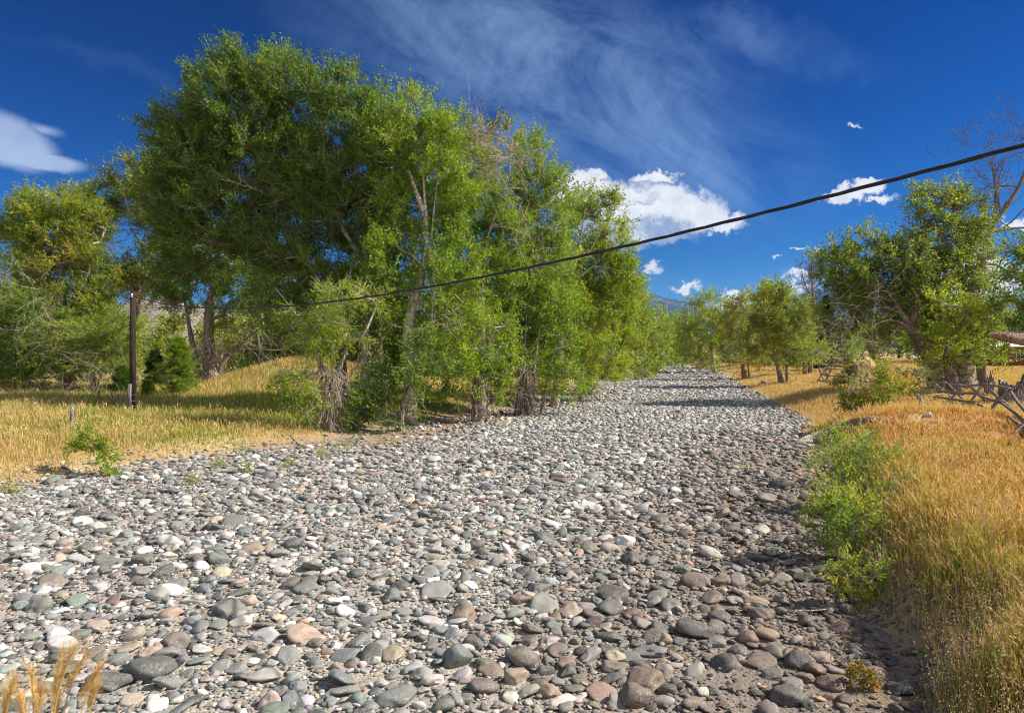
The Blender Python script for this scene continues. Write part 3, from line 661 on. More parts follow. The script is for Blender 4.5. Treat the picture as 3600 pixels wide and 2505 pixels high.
def bare_tree(rg, buf, p, dr, ln, r, depth, maxd, kids=(2, 4), up=0.2, d=30, thick=None):
    """recursive bare limb: collects path tubes"""
    m = 7; pts = [np.array(p, float)]; dv = unit(np.array(dr, float)); cur = rg.randn(3) * 0.12
    for k in range(m): dv = unit(dv + cur + rg.randn(3) * 0.12 + np.array([0, 0, up * 0.06])); pts.append(pts[-1] + dv * ln / m)
    rr = np.linspace(r, r * 0.42, m + 1); V_, F4, F3 = path_tube(np.array(pts), np.maximum(rr, 0.006 * d / 30), 8 if depth < 2 else (5 if depth < 3 else 3), 0.05 if depth < 2 else 0, rg.randint(999), cap=False)
    (thick if thick is not None and depth < 2 else buf).add(V_, F4)
    if depth >= maxd: return
    for _ in range(rg.randint(*kids) + (1 if depth else 2)):
        i = rg.randint(2, m + 1); dd = unit(unit(pts[i] - pts[i - 1]) + rg.randn(3) * [0.75, 0.6, 0.6] + np.array([0, 0, up]))
        bare_tree(rg, buf, pts[i], dd, ln * rg.uniform(0.45, 0.72), max(rr[i] * 0.55, 0.006), depth + 1, maxd, kids, up, d, thick)
GR = "cottonwoods in the grove on the left bank"
GL = "trees standing behind the left meadow"
GRB = "cottonwoods on the right bank"
GF = "distant trees along the riverbed"
DG = (GREEN_D, (0.10, 0.18, 0.014), (0.15, 0.245, .016), (0.24, 0.33, 0.022))
MG = (GREEN_D, GREEN, (0.20, 0.31, 0.018), GREEN_Y)
YG = ((0.10, 0.17, 0.014), (0.20, 0.29, 0.018), (0.29, 0.37, 0.022), (0.44, 0.46, 0.03))
OG = ((0.075, 0.12, 0.02), (0.15, 0.215, 0.03), (0.22, 0.29, 0.04), (0.34, 0.38, 0.06))
WL = (-0.40, 0, 0.22)
tree("cottonwood_tree", "tallest dark green cottonwood with windswept crown leaning left, at the grove's left", GR, (1200, 1440),
     [[(1200, 1440), (1190, 1250), (1130, 1050), (1010, 820), (940, 640), (900, 400), (880, 200)], [(1130, 1050, 0), (980, 900, -.5), (800, 760, 0), (690, 600, .5), (640, 470, 0)], [(1000, 800, 0), (1080, 600, .5), (1090, 420, 1)]],
     [(890, 230, 100, 90), (765, 300, 65, 105), (990, 310, 115, 120), (1070, 370, 110, 130), (850, 400, 190, 150), (640, 480, 120, 95), (700, 570, 170, 130), (930, 580, 190, 170), (1080, 620, 150, 170), (640, 720, 120, 120), (820, 760, 190, 140), (650, 860, 110, 110), (590, 430, 45, 55), (760, 500, 100, 90), (980, 850, 160, 120)],
     0.34, DG, wind=WL, dead=((1230 - 180, 830, 200, 30), (830, 640, 160, 26), (900, 700, 180, 30)), seed=3, ldd=0.6, depth=31.5, tint=-0.22)
tree("cottonwood_tree", "second tallest dark cottonwood with dense rounded top, right of the windswept one", GR, (1330, 1440),
     [[(1330, 1440), (1325, 1250), (1300, 1000), (1270, 700), (1240, 420)], [(1300, 1000), (1360, 820), (1380, 600), (1370, 430)], [(1300, 950), (1190, 780), (1150, 600), (1140, 480)]],
     [(1235, 350, 95, 80), (1335, 420, 75, 85), (1150, 330, 60, 70), (1260, 480, 140, 120), (1200, 620, 150, 140), (1350, 600, 120, 150), (1240, 780, 160, 130), (1370, 800, 120, 140), (1130, 780, 100, 120), (1270, 950, 150, 120)],
     0.30, DG, wind=(-.2, 0, .3), dead=((1330, 700, 120, 14), (1250, 560, 90, 10)), seed=5, ldd=0.8, depth=30.5, tint=-.16)
tree("cottonwood_tree", "green cottonwood with pale twisted trunk bare at mid height, in the grove's middle", GR, (1450, 1470),
     [[(1440, 1470), (1445, 1330), (1430, 1150), (1470, 1010), (1500, 880), (1495, 700), (1480, 500)], [(1440, 1160), (1520, 1170), (1530, 1080), (1510, 950), (1520, 800), (1540, 620)], [(1520, 1180), (1590, 1150), (1660, 1145), (1700, 1100)], [(1495, 760), (1450, 640), (1420, 520)]],
     [(1470, 430, 110, 85), (1400, 560, 110, 120), (1530, 560, 100, 130), (1440, 720, 120, 110), (1580, 700, 90, 120), (1380, 900, 120, 130, -.5), (1600, 900, 90, 110), (1560, 1020, 110, 90, -1), (1370, 1070, 110, 90, -.7), (1640, 1080, 90, 80, -1), (1600, 1260, 110, 70, -1), (1540, 1350, 80, 60, -.8)],
     0.27, MG, bark=M_pale, seed=8, ldd=0.8, depth=28.5, dead=((1480, 900, 100, 12), (1570, 1110, 120, 16, -1.4)))
tree("cottonwood_tree", "cottonwood with a half bare brown twiggy top and orange tipped leaves", GR, (1690, 1430),
     [[(1690, 1430), (1685, 1200), (1690, 1000), (1720, 800), (1790, 640), (1800, 500)], [(1690, 980), (1740, 900), (1840, 770), (1900, 600)], [(1690, 1000), (1640, 820), (1610, 620), (1600, 480)]],
     [(1600, 470, 75, 60), (1760, 500, 70, 55), (1650, 570, 100, 100), (1690, 720, 120, 110), (1600, 800, 90, 120), (1790, 850, 100, 100), (1700, 950, 120, 110), (1820, 1000, 90, 90), (1640, 1100, 90, 90)],
     0.24, MG, seed=11, ldd=1.0, depth=31, yellow=((1740, 470, 100, (.55, .33, .02), .38), (1660, 450, 50, ORG, .15)), deadtwig=M_twig,
     dead=((1690, 480, 190, 55, 0), (1780, 560, 210, 60, -1), (1840, 640, 170, 40, -1), (1860, 800, 160, 30, -1), (1720, 600, 150, 24, -1)))
tree("cottonwood_tree", "mid green cottonwood with pointed top just before the white cloud", GR, (1830, 1430),
     [[(1830, 1430), (1840, 1250), (1870, 1000), (1900, 750), (1880, 580)], [(1870, 1000), (1950, 850), (1960, 680)], [(1860, 1050), (1790, 880)]],
     [(1870, 560, 75, 70), (1950, 640, 50, 75), (1880, 680, 90, 100), (1960, 790, 80, 100), (1850, 830, 100, 110), (1930, 930, 110, 100), (1830, 1020, 110, 100), (1940, 1080, 100, 80), (1790, 1150, 90, 80)],
     0.22, MG, seed=13, ldd=0.8, depth=33, dead=((1800, 800, 100, 12),), tint=.06)
tree("cottonwood_tree", "slender yellow green cottonwood with forked pale limbs, right end of the grove", GR, (1960, 1380),
     [[(1950, 1380), (1970, 1200), (2000, 1000), (2080, 880), (2130, 760)], [(2000, 1010), (2040, 860), (2060, 700)], [(1990, 1050), (1980, 900)], [(2000, 1000), (2110, 920), (2170, 830)]],
     [(2080, 700, 60, 52), (2140, 760, 65, 80), (2040, 800, 80, 95), (2160, 880, 70, 80), (2080, 960, 110, 90), (1990, 1000, 90, 90), (2180, 1010, 75, 80), (2080, 1090, 120, 80), (1980, 1160, 90, 70)],
     0.20, YG, bark=M_pale, seed=17, ldd=1.1, depth=37, yellow=((1955, 1075, 42, ORG, .9),), tint=-.05)
tree("cottonwood_tree", "low bright green cottonwood overhanging the riverbed past the grove", GR, (2070, 1330),
     [[(2060, 1330), (2070, 1250), (2110, 1130), (2160, 1000)], [(2080, 1230), (2160, 1190), (2210, 1130)]],
     [(2200, 960, 50, 60), (2160, 1060, 90, 80), (2220, 1040, 45, 55), (2100, 1150, 110, 70), (2180, 1160, 70, 60), (2060, 1230, 100, 50), (2150, 1270, 60, 45)],
     0.16, YG, bark=M_pale, seed=19, depth=46, leaf=(.13, .085), dead=((2190, 1130, 110, 16),))
# trunks and understory at the grove's foot
tree("willow_tree", "drooping light green willow with shaggy trunk at the grove's left front", GR, (1165, 1500),
     [[(1160, 1500), (1150, 1380), (1120, 1260), (1110, 1150)], [(1150, 1400), (1190, 1300), (1230, 1200)]],
     [(1030, 1280, 60, 45, -.6), (1060, 1350, 70, 60, -.8), (1100, 1240, 80, 55, -.3), (1000, 1320, 40, 40, -.6), (1090, 1410, 55, 45, -.8), (1150, 1160, 90, 70), (1110, 1080, 110, 70), (1230, 1180, 90, 60), (1240, 1060, 110, 70)],
     0.20, (GREEN, YG[1], YG[2], (0.36, 0.38, 0.05)), seed=23, depth=25.0, droop=.55, up=-.1, leaf=(.11, .04), skirt=170, dead=((1180, 1380, 90, 16), (1120, 1300, 90, 12)), yellow=((1230, 1400, 40, (.55, .42, .2), .4),))
tree("cottonwood_tree", "twin trunked cottonwood with dark shaggy bark behind the drooping willow", GR, (1290, 1430),
     [[(1285, 1420), (1290, 1300), (1290, 1150), (1300, 1000)], [(1330, 1425), (1330, 1300), (1350, 1150), (1370, 1020)]],
     [(1290, 1080, 110, 80), (1200, 1180, 90, 70), (1370, 1120, 90, 70), (1180, 1000, 100, 80), (1050, 960, 110, 80), (950, 1010, 90, 80), (1000, 1120, 80, 60)],
     0.30, DG, seed=29, ldd=0.8, depth=29.5, skirt=150, dead=((1260, 1280, 100, 16), (1330, 1220, 90, 10)))
tree("cottonwood_tree", "bushy leaning cottonwood with bright low foliage before the dark hollow", GR, (1410, 1490),
     [[(1400, 1485), (1420, 1400), (1450, 1330), (1490, 1240)], [(1410, 1440), (1360, 1350), (1320, 1290)]],
     [(1300, 1400, 70, 70, -.3), (1370, 1430, 75, 60, -.3), (1240, 1440, 45, 45), (1390, 1330, 80, 60), (1460, 1260, 80, 60), (1330, 1330, 60, 50), (1530, 1230, 70, 50)],
     0.13, (GREEN_D, (0.06, .13, .018), GREEN, (0.14, .22, .03)), seed=31, depth=26.0, droop=.2, twigs=7, dead=((1450, 1400, 90, 16),))
tree("cottonwood_tree", "cottonwood with thin grey straight stems above the pale brush", GR, (1670, 1440),
     [[(1670, 1440), (1668, 1300), (1665, 1190), (1660, 1100)], [(1710, 1440), (1720, 1320), (1735, 1200), (1740, 1120)]],
     [(1720, 1340, 60, 60, -.6), (1760, 1290, 70, 60, -.6), (1680, 1260, 60, 40), (1740, 1180, 80, 60), (1660, 1120, 80, 60), (1780, 1380, 40, 40, -.8)],
     0.14, MG, seed=37, ldd=0.8, depth=29, skirt=70, dead=((1740, 1190, 110, 24, -1.2), (1700, 1420, 110, 24, -.8), (1640, 1400, 90, 16)))
tree("cottonwood_tree", "multi stemmed shaggy cottonwood at the top of the stony bank", GR, (1850, 1425),
     [[(1860, 1425), (1870, 1320), (1890, 1220), (1900, 1120)], [(1820, 1425), (1830, 1300), (1850, 1180), (1850, 1080)], [(1900, 1415), (1930, 1300), (1960, 1200)]],
     [(1890, 1150, 90, 60), (1960, 1200, 80, 60), (1830, 1230, 70, 60), (1790, 1220, 60, 50), (1980, 1290, 70, 50), (1920, 1060, 100, 70), (2010, 1340, 70, 45, -.5), (1960, 1370, 60, 35, -.5)],
     0.20, MG, seed=41, ldd=0.9, depth=32, skirt=150, tint=.05, dead=((1990, 1300, 90, 16), (1840, 1380, 90, 16)))
tree("cottonwood_tree", "yellow green cottonwood sapling with one pale stem over the cobbles", GR, (2045, 1350),
     [[(2040, 1355), (2050, 1290), (2060, 1230)]], [(2060, 1200, 90, 55), (2000, 1260, 70, 45), (2110, 1250, 70, 50), (2080, 1320, 70, 35), (2150, 1310, 40, 30)],
     0.09, YG, bark=M_pale, seed=43, depth=41, leaf=(.12, .08), dead=((2120, 1240, 90, 16),))
# behind the meadow
tree("cottonwood_tree", "old shaggy double trunked cottonwood beside the young spruces behind the meadow", GL, (740, 1370),
     [[(740, 1375), (735, 1250), (735, 1100), (760, 950), (800, 800)], [(700, 1370), (690, 1280), (670, 1170), (640, 1000)], [(750, 1310), (800, 1240), (880, 1180), (950, 1130)]],
     [(700, 1000, 110, 80), (600, 960, 80, 80), (820, 1040, 110, 70), (900, 940, 120, 90), (640, 1080, 60, 60), (860, 1120, 90, 45), (770, 890, 120, 80), (960, 1080, 70, 50)],
     0.42, DG, seed=47, depth=41, skirt=150, leaf=(.13, .08), spacing=.75, dead=((760, 1200, 120, 30), (880, 1180, 160, 50), (930, 1230, 110, 24)))
tree("cottonwood_tree", "olive green cottonwood with thin top and gaps, left of the windswept tree", GL, (470, 1360),
     [[(470, 1370), (460, 1200), (480, 1050), (520, 900), (440, 760)], [(520, 900), (560, 780), (600, 680)], [(480, 1020), (380, 920), (340, 800)]],
     [(450, 620, 80, 55), (550, 590, 80, 50), (380, 690, 80, 60), (510, 720, 100, 60), (600, 660, 70, 70), (340, 780, 60, 60), (430, 1000, 90, 70), (520, 1000, 90, 60), (590, 820, 90, 90), (560, 930, 90, 60)],
     0.26, OG, seed=53, depth=43, leaf=(.13, .085), spacing=.75, twigs=8, dens=1.3, yellow=((440, 870, 90, ORG, .25), (480, 1045, 70, YEL, .9)),
     dead=((430, 840, 190, 50), (400, 960, 160, 40), (500, 1060, 100, 24)))
tree("cottonwood_tree", "broad yellow green cottonwood at the far left with golden patches", GL, (240, 1385),
     [[(240, 1385), (240, 1250), (225, 1100), (215, 950), (210, 820)], [(230, 1150), (130, 1000), (90, 850)], [(230, 1100), (320, 960), (330, 830)]],
     [(215, 735, 120, 60), (120, 790, 110, 70), (300, 800, 80, 80), (200, 850, 130, 80), (60, 850, 80, 80), (330, 920, 80, 80), (230, 960, 130, 80), (100, 980, 100, 80), (300, 1060, 110, 70), (30, 780, 60, 50)],
     0.33, ((0.09, 0.14, 0.012), (0.17, 0.24, 0.015), (0.26, 0.32, 0.02), (0.36, 0.38, 0.025)), seed=59, ldd=0.6, depth=40, leaf=(.13, .08), spacing=.72, dens=1.3, yellow=((240, 890, 60, YEL, .6), (200, 960, 50, YEL, .3)), dead=((110, 900, 120, 16), (280, 1130, 100, 20)))
tree("cottonwood_tree", "leaning cottonwood with pinkish bare lower trunk and grey dead twigs", GL, (190, 1385),
     [[(250, 1385), (225, 1290), (200, 1180), (160, 1090), (110, 990)], [(200, 1180), (120, 1150), (60, 1060)]],
     [(60, 1060, 80, 60), (150, 1130, 90, 60), (30, 980, 60, 50), (100, 1200, 90, 70), (40, 1230, 70, 60), (150, 1290, 90, 70), (60, 1320, 60, 50)],
     0.20, DG, bark=M_brown, seed=61, depth=37, leaf=(.12, .075), dead=((110, 1060, 200, 60, -1), (150, 1160, 190, 50, -1), (230, 1270, 160, 40, -1), (60, 1050, 160, 40, -1)))
tree("willow_tree", "light green willow thicket with a hanging mass of grey dead twigs", GL, (330, 1380),
     [[(330, 1385), (325, 1300), (310, 1220), (300, 1130)], [(330, 1320), (380, 1240), (400, 1150)]],
     [(320, 1170, 90, 60), (400, 1200, 70, 60), (260, 1230, 70, 50), (380, 1280, 70, 50), (430, 1130, 60, 60), (440, 1290, 50, 50), (300, 1300, 60, 50), (220, 1330, 60, 40)],
     0.14, YG, seed=67, depth=37, leaf=(.12, .06), tint=-.08, dead=((340, 1290, 190, 80, -1), (370, 1340, 150, 60, -1), (250, 1330, 130, 30, -1)))
def conifer(name, label, group, base, top_py, wpx, cols, seed, depth=None, loose=0.0, dens=1.0, trunk_r=.12):
    rg = NP(seed); B0 = G(*base)
    if depth: B0 = np.array([(base[0] - 1800) / F * depth, depth, float(Hf((base[0] - 1800) / F * depth, depth))])
    d = B0[1]; Ht = (base[1] - top_py) / F * d; Wr = wpx / F * d / 2; root = thing(name, B0, label, "tree", group)
    V_, F4, F3 = path_tube(np.array([[0, 0, -.05], [0.02, 0, Ht * .5], [0, 0, Ht]]), [trunk_r, trunk_r * .5, .01], 8); bt = Buf(); bt.add(V_, F4); bt.obj('trunk', M_bark, root, True)
    n = int(200 * dens); t = rg.rand(n) ** 0.85; a0_ = rg.rand(n) * 6.283; z = Ht * (0.06 + 0.94 * t); ln = Wr * (1 - t) ** 0.75 * rg.uniform(.45, 1.2, n) * (1 + .2 * np.sin(3 * a0_ + seed)) + 0.06; a = a0_
    D = unit(np.stack([np.cos(a), np.sin(a), rg.uniform(-.15, .45, n)], 1)); P = np.stack([z * 0, z * 0, z], 1)
    bb = Buf(); V_, f_ = edge_tubes(P, P + D * ln[:, None] * .8, np.full(n, .02), np.full(n, .008), 3); bb.add(V_, f_); bb.obj('branches', M_bark, root)
    k = int(80); pi = np.repeat(np.arange(n), k); s = rg.rand(n * k) ** .7; q = P[pi] + D[pi] * (ln[pi] * s)[:, None]
    sd = np.stack([-D[pi][:, 1], D[pi][:, 0], 0 * s], 1); off = rg.uniform(-1, 1, n * k) * (0.10 + 0.28 * ln[pi]) * (1.1 - s)
    q = q + sd * off[:, None] + rg.randn(n * k, 3) * 0.04; q[:, 2] -= 0.12 * s * ln[pi]
    ld = unit(D[pi] * .7 + sd * np.sign(off)[:, None] * .6 + rg.randn(n * k, 3) * .4 + [0, 0, .2])
    c = ramp_cols(.5 + rg.normal(0, .15, n)[pi] + rg.normal(0, .12, n * k), cols) * rg.uniform(.8, 1.2, (n * k, 1)); sc_ = max(1, d / 34)
    V_, f_, c = leaf_quads(rg, q, ld, .10 * sc_, .035 * sc_, c); mesh_obj('crown', V_, f_, M_leaf, root, col=c); return root
CG = ((0.02, .05, .012), (.045, .10, .018), (.09, .16, .02), (.15, .22, .03))
conifer("young_spruce", "bright green young spruce, widest of those right of the pole", "young spruces behind the pole", (630, 1395), 1190, 210, ((.06, .12, .015), (.12, .21, .02), (.20, .29, .025), (.28, .34, .03)), 71, loose=.1, dens=1.3)
conifer("young_spruce", "dark narrow young spruce just right of the utility pole", "young spruces behind the pole", (545, 1370), 1232, 100, ((.03, .07, .02), (.06, .12, .025), (.10, .16, .03)), 72)
conifer("young_spruce", "tiny yellow green spruce in front of the dark narrow one", "young spruces behind the pole", (520, 1405), 1340, 52, ((.08, .14, .02), (.16, .22, .03), (.25, .28, .04)), 73, dens=.6, trunk_r=.05)
conifer("young_spruce", "bushy dark green juniper touching the left side of the utility pole", "young spruces behind the pole", (430, 1390), 1290, 110, CG, 74)
conifer("juniper_tree", "pale green feathery juniper cut by the picture's left edge", GL, (30, 1350), 1120, 190, ((.04, .08, .015), (.10, .15, .03), (.17, .22, .04)), 75, depth=44)
conifer("spruce_tree", "tall blackish spruce beyond the right meadow", GF, (2905, 1285), 1020, 150, ((.015, .038, .022), (.03, .062, .036), (.05, .09, .05)), 76, depth=78, dens=2.2, trunk_r=.25)
conifer("spruce_tree", "dark twin spruce tip rising behind the round bright tree, left tip", GF, (2687, 1290), 985, 60, ((.03, .06, .02), (.05, .09, .03)), 77, depth=92, dens=1)
conifer("spruce_tree", "dark twin spruce tip rising behind the round bright tree, right tip", GF, (2706, 1290), 990, 60, ((.03, .06, .02), (.05, .09, .03)), 78, depth=92, dens=1)
# ---- right bank and far end
FR = dict(leaf=(.20, .13), spacing=1.15, twigs=6, nl=22)
tree("cottonwood_tree", "pale forked cottonwood nearest the bend on the right side of the riverbed", GF, (2510, 1300),
     [[(2512, 1300), (2505, 1230), (2495, 1180), (2500, 1120)], [(2495, 1185), (2465, 1150), (2450, 1130)], [(2497, 1160), (2485, 1110)]],
     [(2485, 1070, 45, 38), (2520, 1090, 40, 45), (2450, 1120, 50, 50), (2530, 1140, 50, 50), (2420, 1170, 50, 45), (2480, 1180, 60, 40), (2450, 1230, 60, 35), (2540, 1200, 45, 50), (2480, 1265, 70, 25)],
     .22, YG, bark=M_pale, seed=81, depth=84, **FR)
tree("cottonwood_tree", "yellowing cottonwood with pinkish trunk in the dry grass, second on the right bank", GRB, (2620, 1320),
     [[(2620, 1322), (2605, 1250), (2600, 1180), (2590, 1120)], [(2635, 1320), (2625, 1240), (2640, 1160)]],
     [(2590, 1080, 35, 35), (2625, 1090, 35, 45), (2570, 1120, 45, 45), (2640, 1150, 45, 50), (2590, 1170, 55, 45), (2560, 1210, 35, 40), (2650, 1220, 40, 45), (2600, 1255, 50, 30), (2660, 1275, 30, 18)],
     .20, ((.10, .15, .02), (.20, .24, .02), (.32, .31, .03), (.42, .33, .03)), bark=M_brown, seed=83, depth=66, dead=((2570, 1240, 60, 24, -1),), **dict(FR, leaf=(.17, .11), spacing=.95))
tree("cottonwood_tree", "round crowned cottonwood with two dark trunks in the right meadow", GRB, (2755, 1340),
     [[(2750, 1342), (2735, 1290), (2715, 1230), (2720, 1150)], [(2768, 1342), (2762, 1250), (2762, 1170), (2775, 1080)]],
     [(2715, 1040, 65, 42), (2780, 1065, 60, 55), (2680, 1090, 60, 60), (2740, 1110, 80, 60), (2820, 1130, 60, 60), (2700, 1170, 70, 50), (2790, 1190, 80, 55), (2840, 1230, 45, 50), (2700, 1240, 50, 40), (2770, 1260, 55, 30), (2660, 1200, 40, 50)],
     .20, OG, seed=85, depth=54, tint=.08, yellow=((2710, 1215, 60, (.42, .36, .03), .5), (2690, 1080, 60, (.36, .34, .03), .3)), **dict(FR, leaf=(.15, .10), spacing=.8))
tree("cottonwood_tree", "yellow leaved bush tree filling in behind the two trunked cottonwood", GF, (2830, 1290), [[(2830, 1290), (2825, 1230), (2830, 1180)]],
     [(2800, 1230, 60, 45), (2850, 1220, 50, 45), (2760, 1250, 50, 35), (2810, 1270, 60, 25), (2680, 1270, 60, 25)], .15, YG, seed=86, depth=68, **FR)
BIGR = dict(leaf=(.135, .085), spacing=.70, dens=.8)
tree("cottonwood_tree", "spreading old cottonwood leaning left over the right meadow, with grey dead side twigs", GRB, (3300, 1370),
     [[(3305, 1372), (3290, 1300), (3250, 1220), (3190, 1140), (3140, 1050), (3080, 980)], [(3270, 1240), (3160, 1120, -.5), (3080, 1130, -1), (3000, 1230, -1.5)], [(3200, 1150), (3230, 1050), (3180, 900)], [(3260, 1220), (3320, 1130), (3380, 1050)]],
     [(3010, 870, 85, 60), (2940, 930, 70, 65), (3090, 920, 100, 80), (3200, 890, 85, 65), (2980, 960, 90, 70), (3130, 960, 100, 80), (3230, 1010, 110, 80), (3060, 1050, 100, 60), (3330, 1100, 90, 70), (2930, 1000, 65, 70), (3030, 1000, 95, 80), (3160, 1000, 110, 90), (3280, 960, 100, 80), (2960, 1110, 80, 60), (3080, 1120, 90, 60), (3230, 1110, 100, 70), (3370, 1060, 90, 80), (3400, 1180, 90, 70), (3300, 1200, 80, 60), (3120, 1200, 70, 35), (3430, 950, 60, 60)],
     .42, OG, seed=91, ldd=0.9, depth=37, tint=.02, dead=((3030, 1080, 170, 60, -1.2), (2980, 1150, 160, 50, -1.5), (2960, 1240, 170, 70, -1.5), (3050, 1210, 150, 50, -1.5), (3180, 900, 90, 16)), bark=M_brown, **BIGR)
tree("cottonwood_tree", "massive cottonwood with deeply furrowed trunk and the tallest crown on the right", GRB, (3375, 1375),
     [[(3385, 1378), (3375, 1280), (3390, 1150), (3410, 1000), (3400, 850), (3350, 740)], [(3400, 1000), (3330, 880), (3280, 760)]],
     [(3330, 700, 80, 60), (3260, 740, 70, 75), (3390, 760, 75, 80), (3300, 830, 95, 80), (3400, 880, 80, 80), (3460, 820, 50, 60), (3340, 950, 90, 70), (3430, 1130, 90, 70), (3460, 1230, 70, 50), (3350, 1270, 60, 40), (3520, 1180, 40, 40)],
     .60, OG, seed=93, depth=38.5, tint=-.02, dead=((3190, 790, 130, 40, 0), (3420, 960, 120, 30), (3330, 860, 100, 16)), **BIGR)
tree("cottonwood_tree", "slim brown trunked cottonwood between the leaning and the massive trunks", GRB, (3345, 1380),
     [[(3360, 1385), (3345, 1330), (3325, 1270), (3330, 1180)]], [(3330, 1180, 70, 55), (3290, 1250, 55, 40), (3390, 1240, 70, 45), (3450, 1250, 60, 40), (3340, 1110, 80, 60)], .26, YG, bark=M_brown, seed=95, depth=35.5, **BIGR)
tree("cottonwood_tree", "dark leaved branch ends of a cottonwood entering at the right edge", GRB, (3700, 1390),
     [[(3720, 1390), (3700, 1250), (3680, 1050), (3640, 900)], [(3700, 1220), (3620, 1170), (3530, 1165), (3470, 1190)], [(3690, 1100), (3600, 1080), (3540, 1040)]],
     [(3600, 870, 55, 45), (3580, 950, 60, 50), (3620, 1030, 70, 60), (3560, 1090, 70, 50), (3510, 1110, 55, 45), (3590, 1130, 50, 30)], .5, DG, seed=97, depth=34, **BIGR)
# ------------------------------------------------------------------ far trees
def bg(px, d, top_, wpx, label, cols=MG, seed=0, lean=0, name="cottonwood_tree", group=GF, full=False):
    x = (px - 1800) / F * d; gzv = float(Hf(x, d)); bpy_ = HZ + (CAMH - gzv) / d * F; h = bpy_ - top_; rg = NP(seed + 900); k = max(1, d / 34); lobes = []
    nlb = max(5, int(5 + wpx / 35))
    for i in range(nlb):
        t = (i + .5) / nlb; cy = bpy_ - h * (0.20 + 0.68 * t); ww = wpx * .5 * (1 - 0.55 * abs(t - 0.4) / 0.6)
        lobes.append((px + lean * t + rg.uniform(-1, 1) * ww * .55, cy, ww * rg.uniform(.5, .75), h * rg.uniform(.12, .19)))
    lobes.append((px + lean, top_ + h * .12, wpx * .2, h * .12))
    if full: lobes += [(px - wpx * .25, bpy_ - h * .12, wpx * .3, h * .12), (px + wpx * .25, bpy_ - h * .12, wpx * .3, h * .12)]
    return tree(name, label, group, (px, bpy_), [[(px, bpy_), (px + lean * .3, bpy_ - h * .4), (px + lean * .8, bpy_ - h * .8)]], lobes, .012 * h / F * d + .08, cols, leaf=(.115 * k, .078 * k), spacing=.62 * k, twigs=6, nl=15, dens=2.3, seed=seed, depth=d, bark=M_bark if seed % 2 else M_pale)
BGL = "trees behind the grove on the left"
LST = [(40, 62, 1010, 300, "dark background tree between juniper and golden patched cottonwood, far left", DG), (180, 70, 1050, 260, "shaded background tree behind the pinkish leaning trunk", DG), (330, 66, 1060, 220, "background tree behind the hanging grey twigs", OG),
       (460, 72, 1120, 200, "low background tree directly behind the utility pole", YG), (600, 64, 1130, 160, "light green background tree behind the young spruces", YG), (730, 70, 1150, 150, "background tree behind the old double trunk", YG), (850, 66, 1110, 180, "small background tree over the grassy knoll", YG), (960, 60, 1060, 200, "background tree right of the grassy knoll", DG),
       (1090, 62, 1010, 240, "background tree behind the drooping willow", DG), (1250, 58, 990, 240, "background tree behind the twin shaggy trunks", DG), (1400, 60, 1000, 220, "background tree behind the bushy leaning cottonwood", DG), (1560, 56, 980, 220, "background tree behind the pale forked limb", MG),
       (1700, 58, 1010, 200, "background tree behind the thin grey stems", DG), (1840, 60, 1020, 200, "background tree behind the multi stemmed cottonwood", MG), (1990, 64, 1030, 200, "background tree behind the slender forked cottonwood", MG), (2120, 66, 1010, 180, "background tree behind the overhanging cottonwood", YG)]
for i, (a_, d_, t_, w_, l_, c_) in enumerate(LST): bg(a_, d_, t_, w_, l_, c_, 200 + i, group=BGL, full=True)
LST = [(2235, 72, 1040, 130, "yellow green tree at the left bank where the channel narrows", YG), (2290, 90, 1085, 110, "tree with a bare brown top before the blue mountain", OG), (2330, 112, 1120, 90, "small hazy green tree, last on the left bank", MG),
       (2375, 140, 1150, 110, "dark tree closing the far end of the riverbed", DG), (2425, 128, 1130, 120, "dark green tree right of the riverbed's far end", DG), (2560, 118, 1105, 130, "green tree behind the pale forked one", MG), (2660, 118, 1075, 130, "green tree behind the yellowing one", MG),
       (2740, 100, 1020, 150, "bright tree below the twin spruce tips", YG), (2840, 112, 1100, 130, "olive tree left of the blackish spruce", OG), (2980, 104, 1150, 130, "tree just right of the blackish spruce", MG), (3060, 118, 1130, 170, "tree with brown trunk left of the white pickup", OG),
       (3160, 175, 1130, 130, "tree far behind the white pickup", DG), (3270, 120, 1130, 170, "background tree right of the white pickup", MG), (3370, 130, 1090, 170, "background tree behind the massive trunk", DG), (3470, 135, 1100, 150, "background tree left of the log house", MG), (3640, 140, 1080, 240, "background tree above the log house", DG)]
for i, (a_, d_, t_, w_, l_, c_) in enumerate(LST): bg(a_, d_, t_, w_, l_, c_, 300 + i, full=(a_ < 2900))
# bare trees
def bare(name, label, group, base, depth, limbs, r0, seed, maxd=4, matr=None, lk=1.0):
    rg = NP(seed); x = (base[0] - 1800) / F * depth; B0 = np.array([x, depth, float(Hf(x, depth))]); root = thing(name, B0, label, "dead tree", group); bt, bb = Buf(), Buf()
    for tp, r1, r2 in limbs:
        pts = interp_path([PX(q[0], q[1], depth + (q[2] if len(q) > 2 else 0)) for q in tp], .5)
        if abs(tp[0][1] - base[1]) < 60: pts[0][2] = B0[2] - .1
        rr = np.linspace(r1, r2, len(pts)); V_, F4, F3 = path_tube(pts, rr, 10, .08, seed); bt.add(V_, F4)
        n = len(pts)
        for i in range(n // 3, n):
            for _ in range(2):
                if rg.rand() < .62: bare_tree(rg, bb, pts[i], unit(unit(pts[i] - pts[i - 1]) + rg.randn(3) * [.9, .6, .7]), rg.uniform(1.3, 3.0) * depth / 38 * lk, rr[i] * .5, 1, maxd, (2, 4), .25, depth, bt)
    bt.obj('trunk', matr or M_brown, root, True, B0); bb.obj('branches', matr or M_brown, root, True, B0); return root
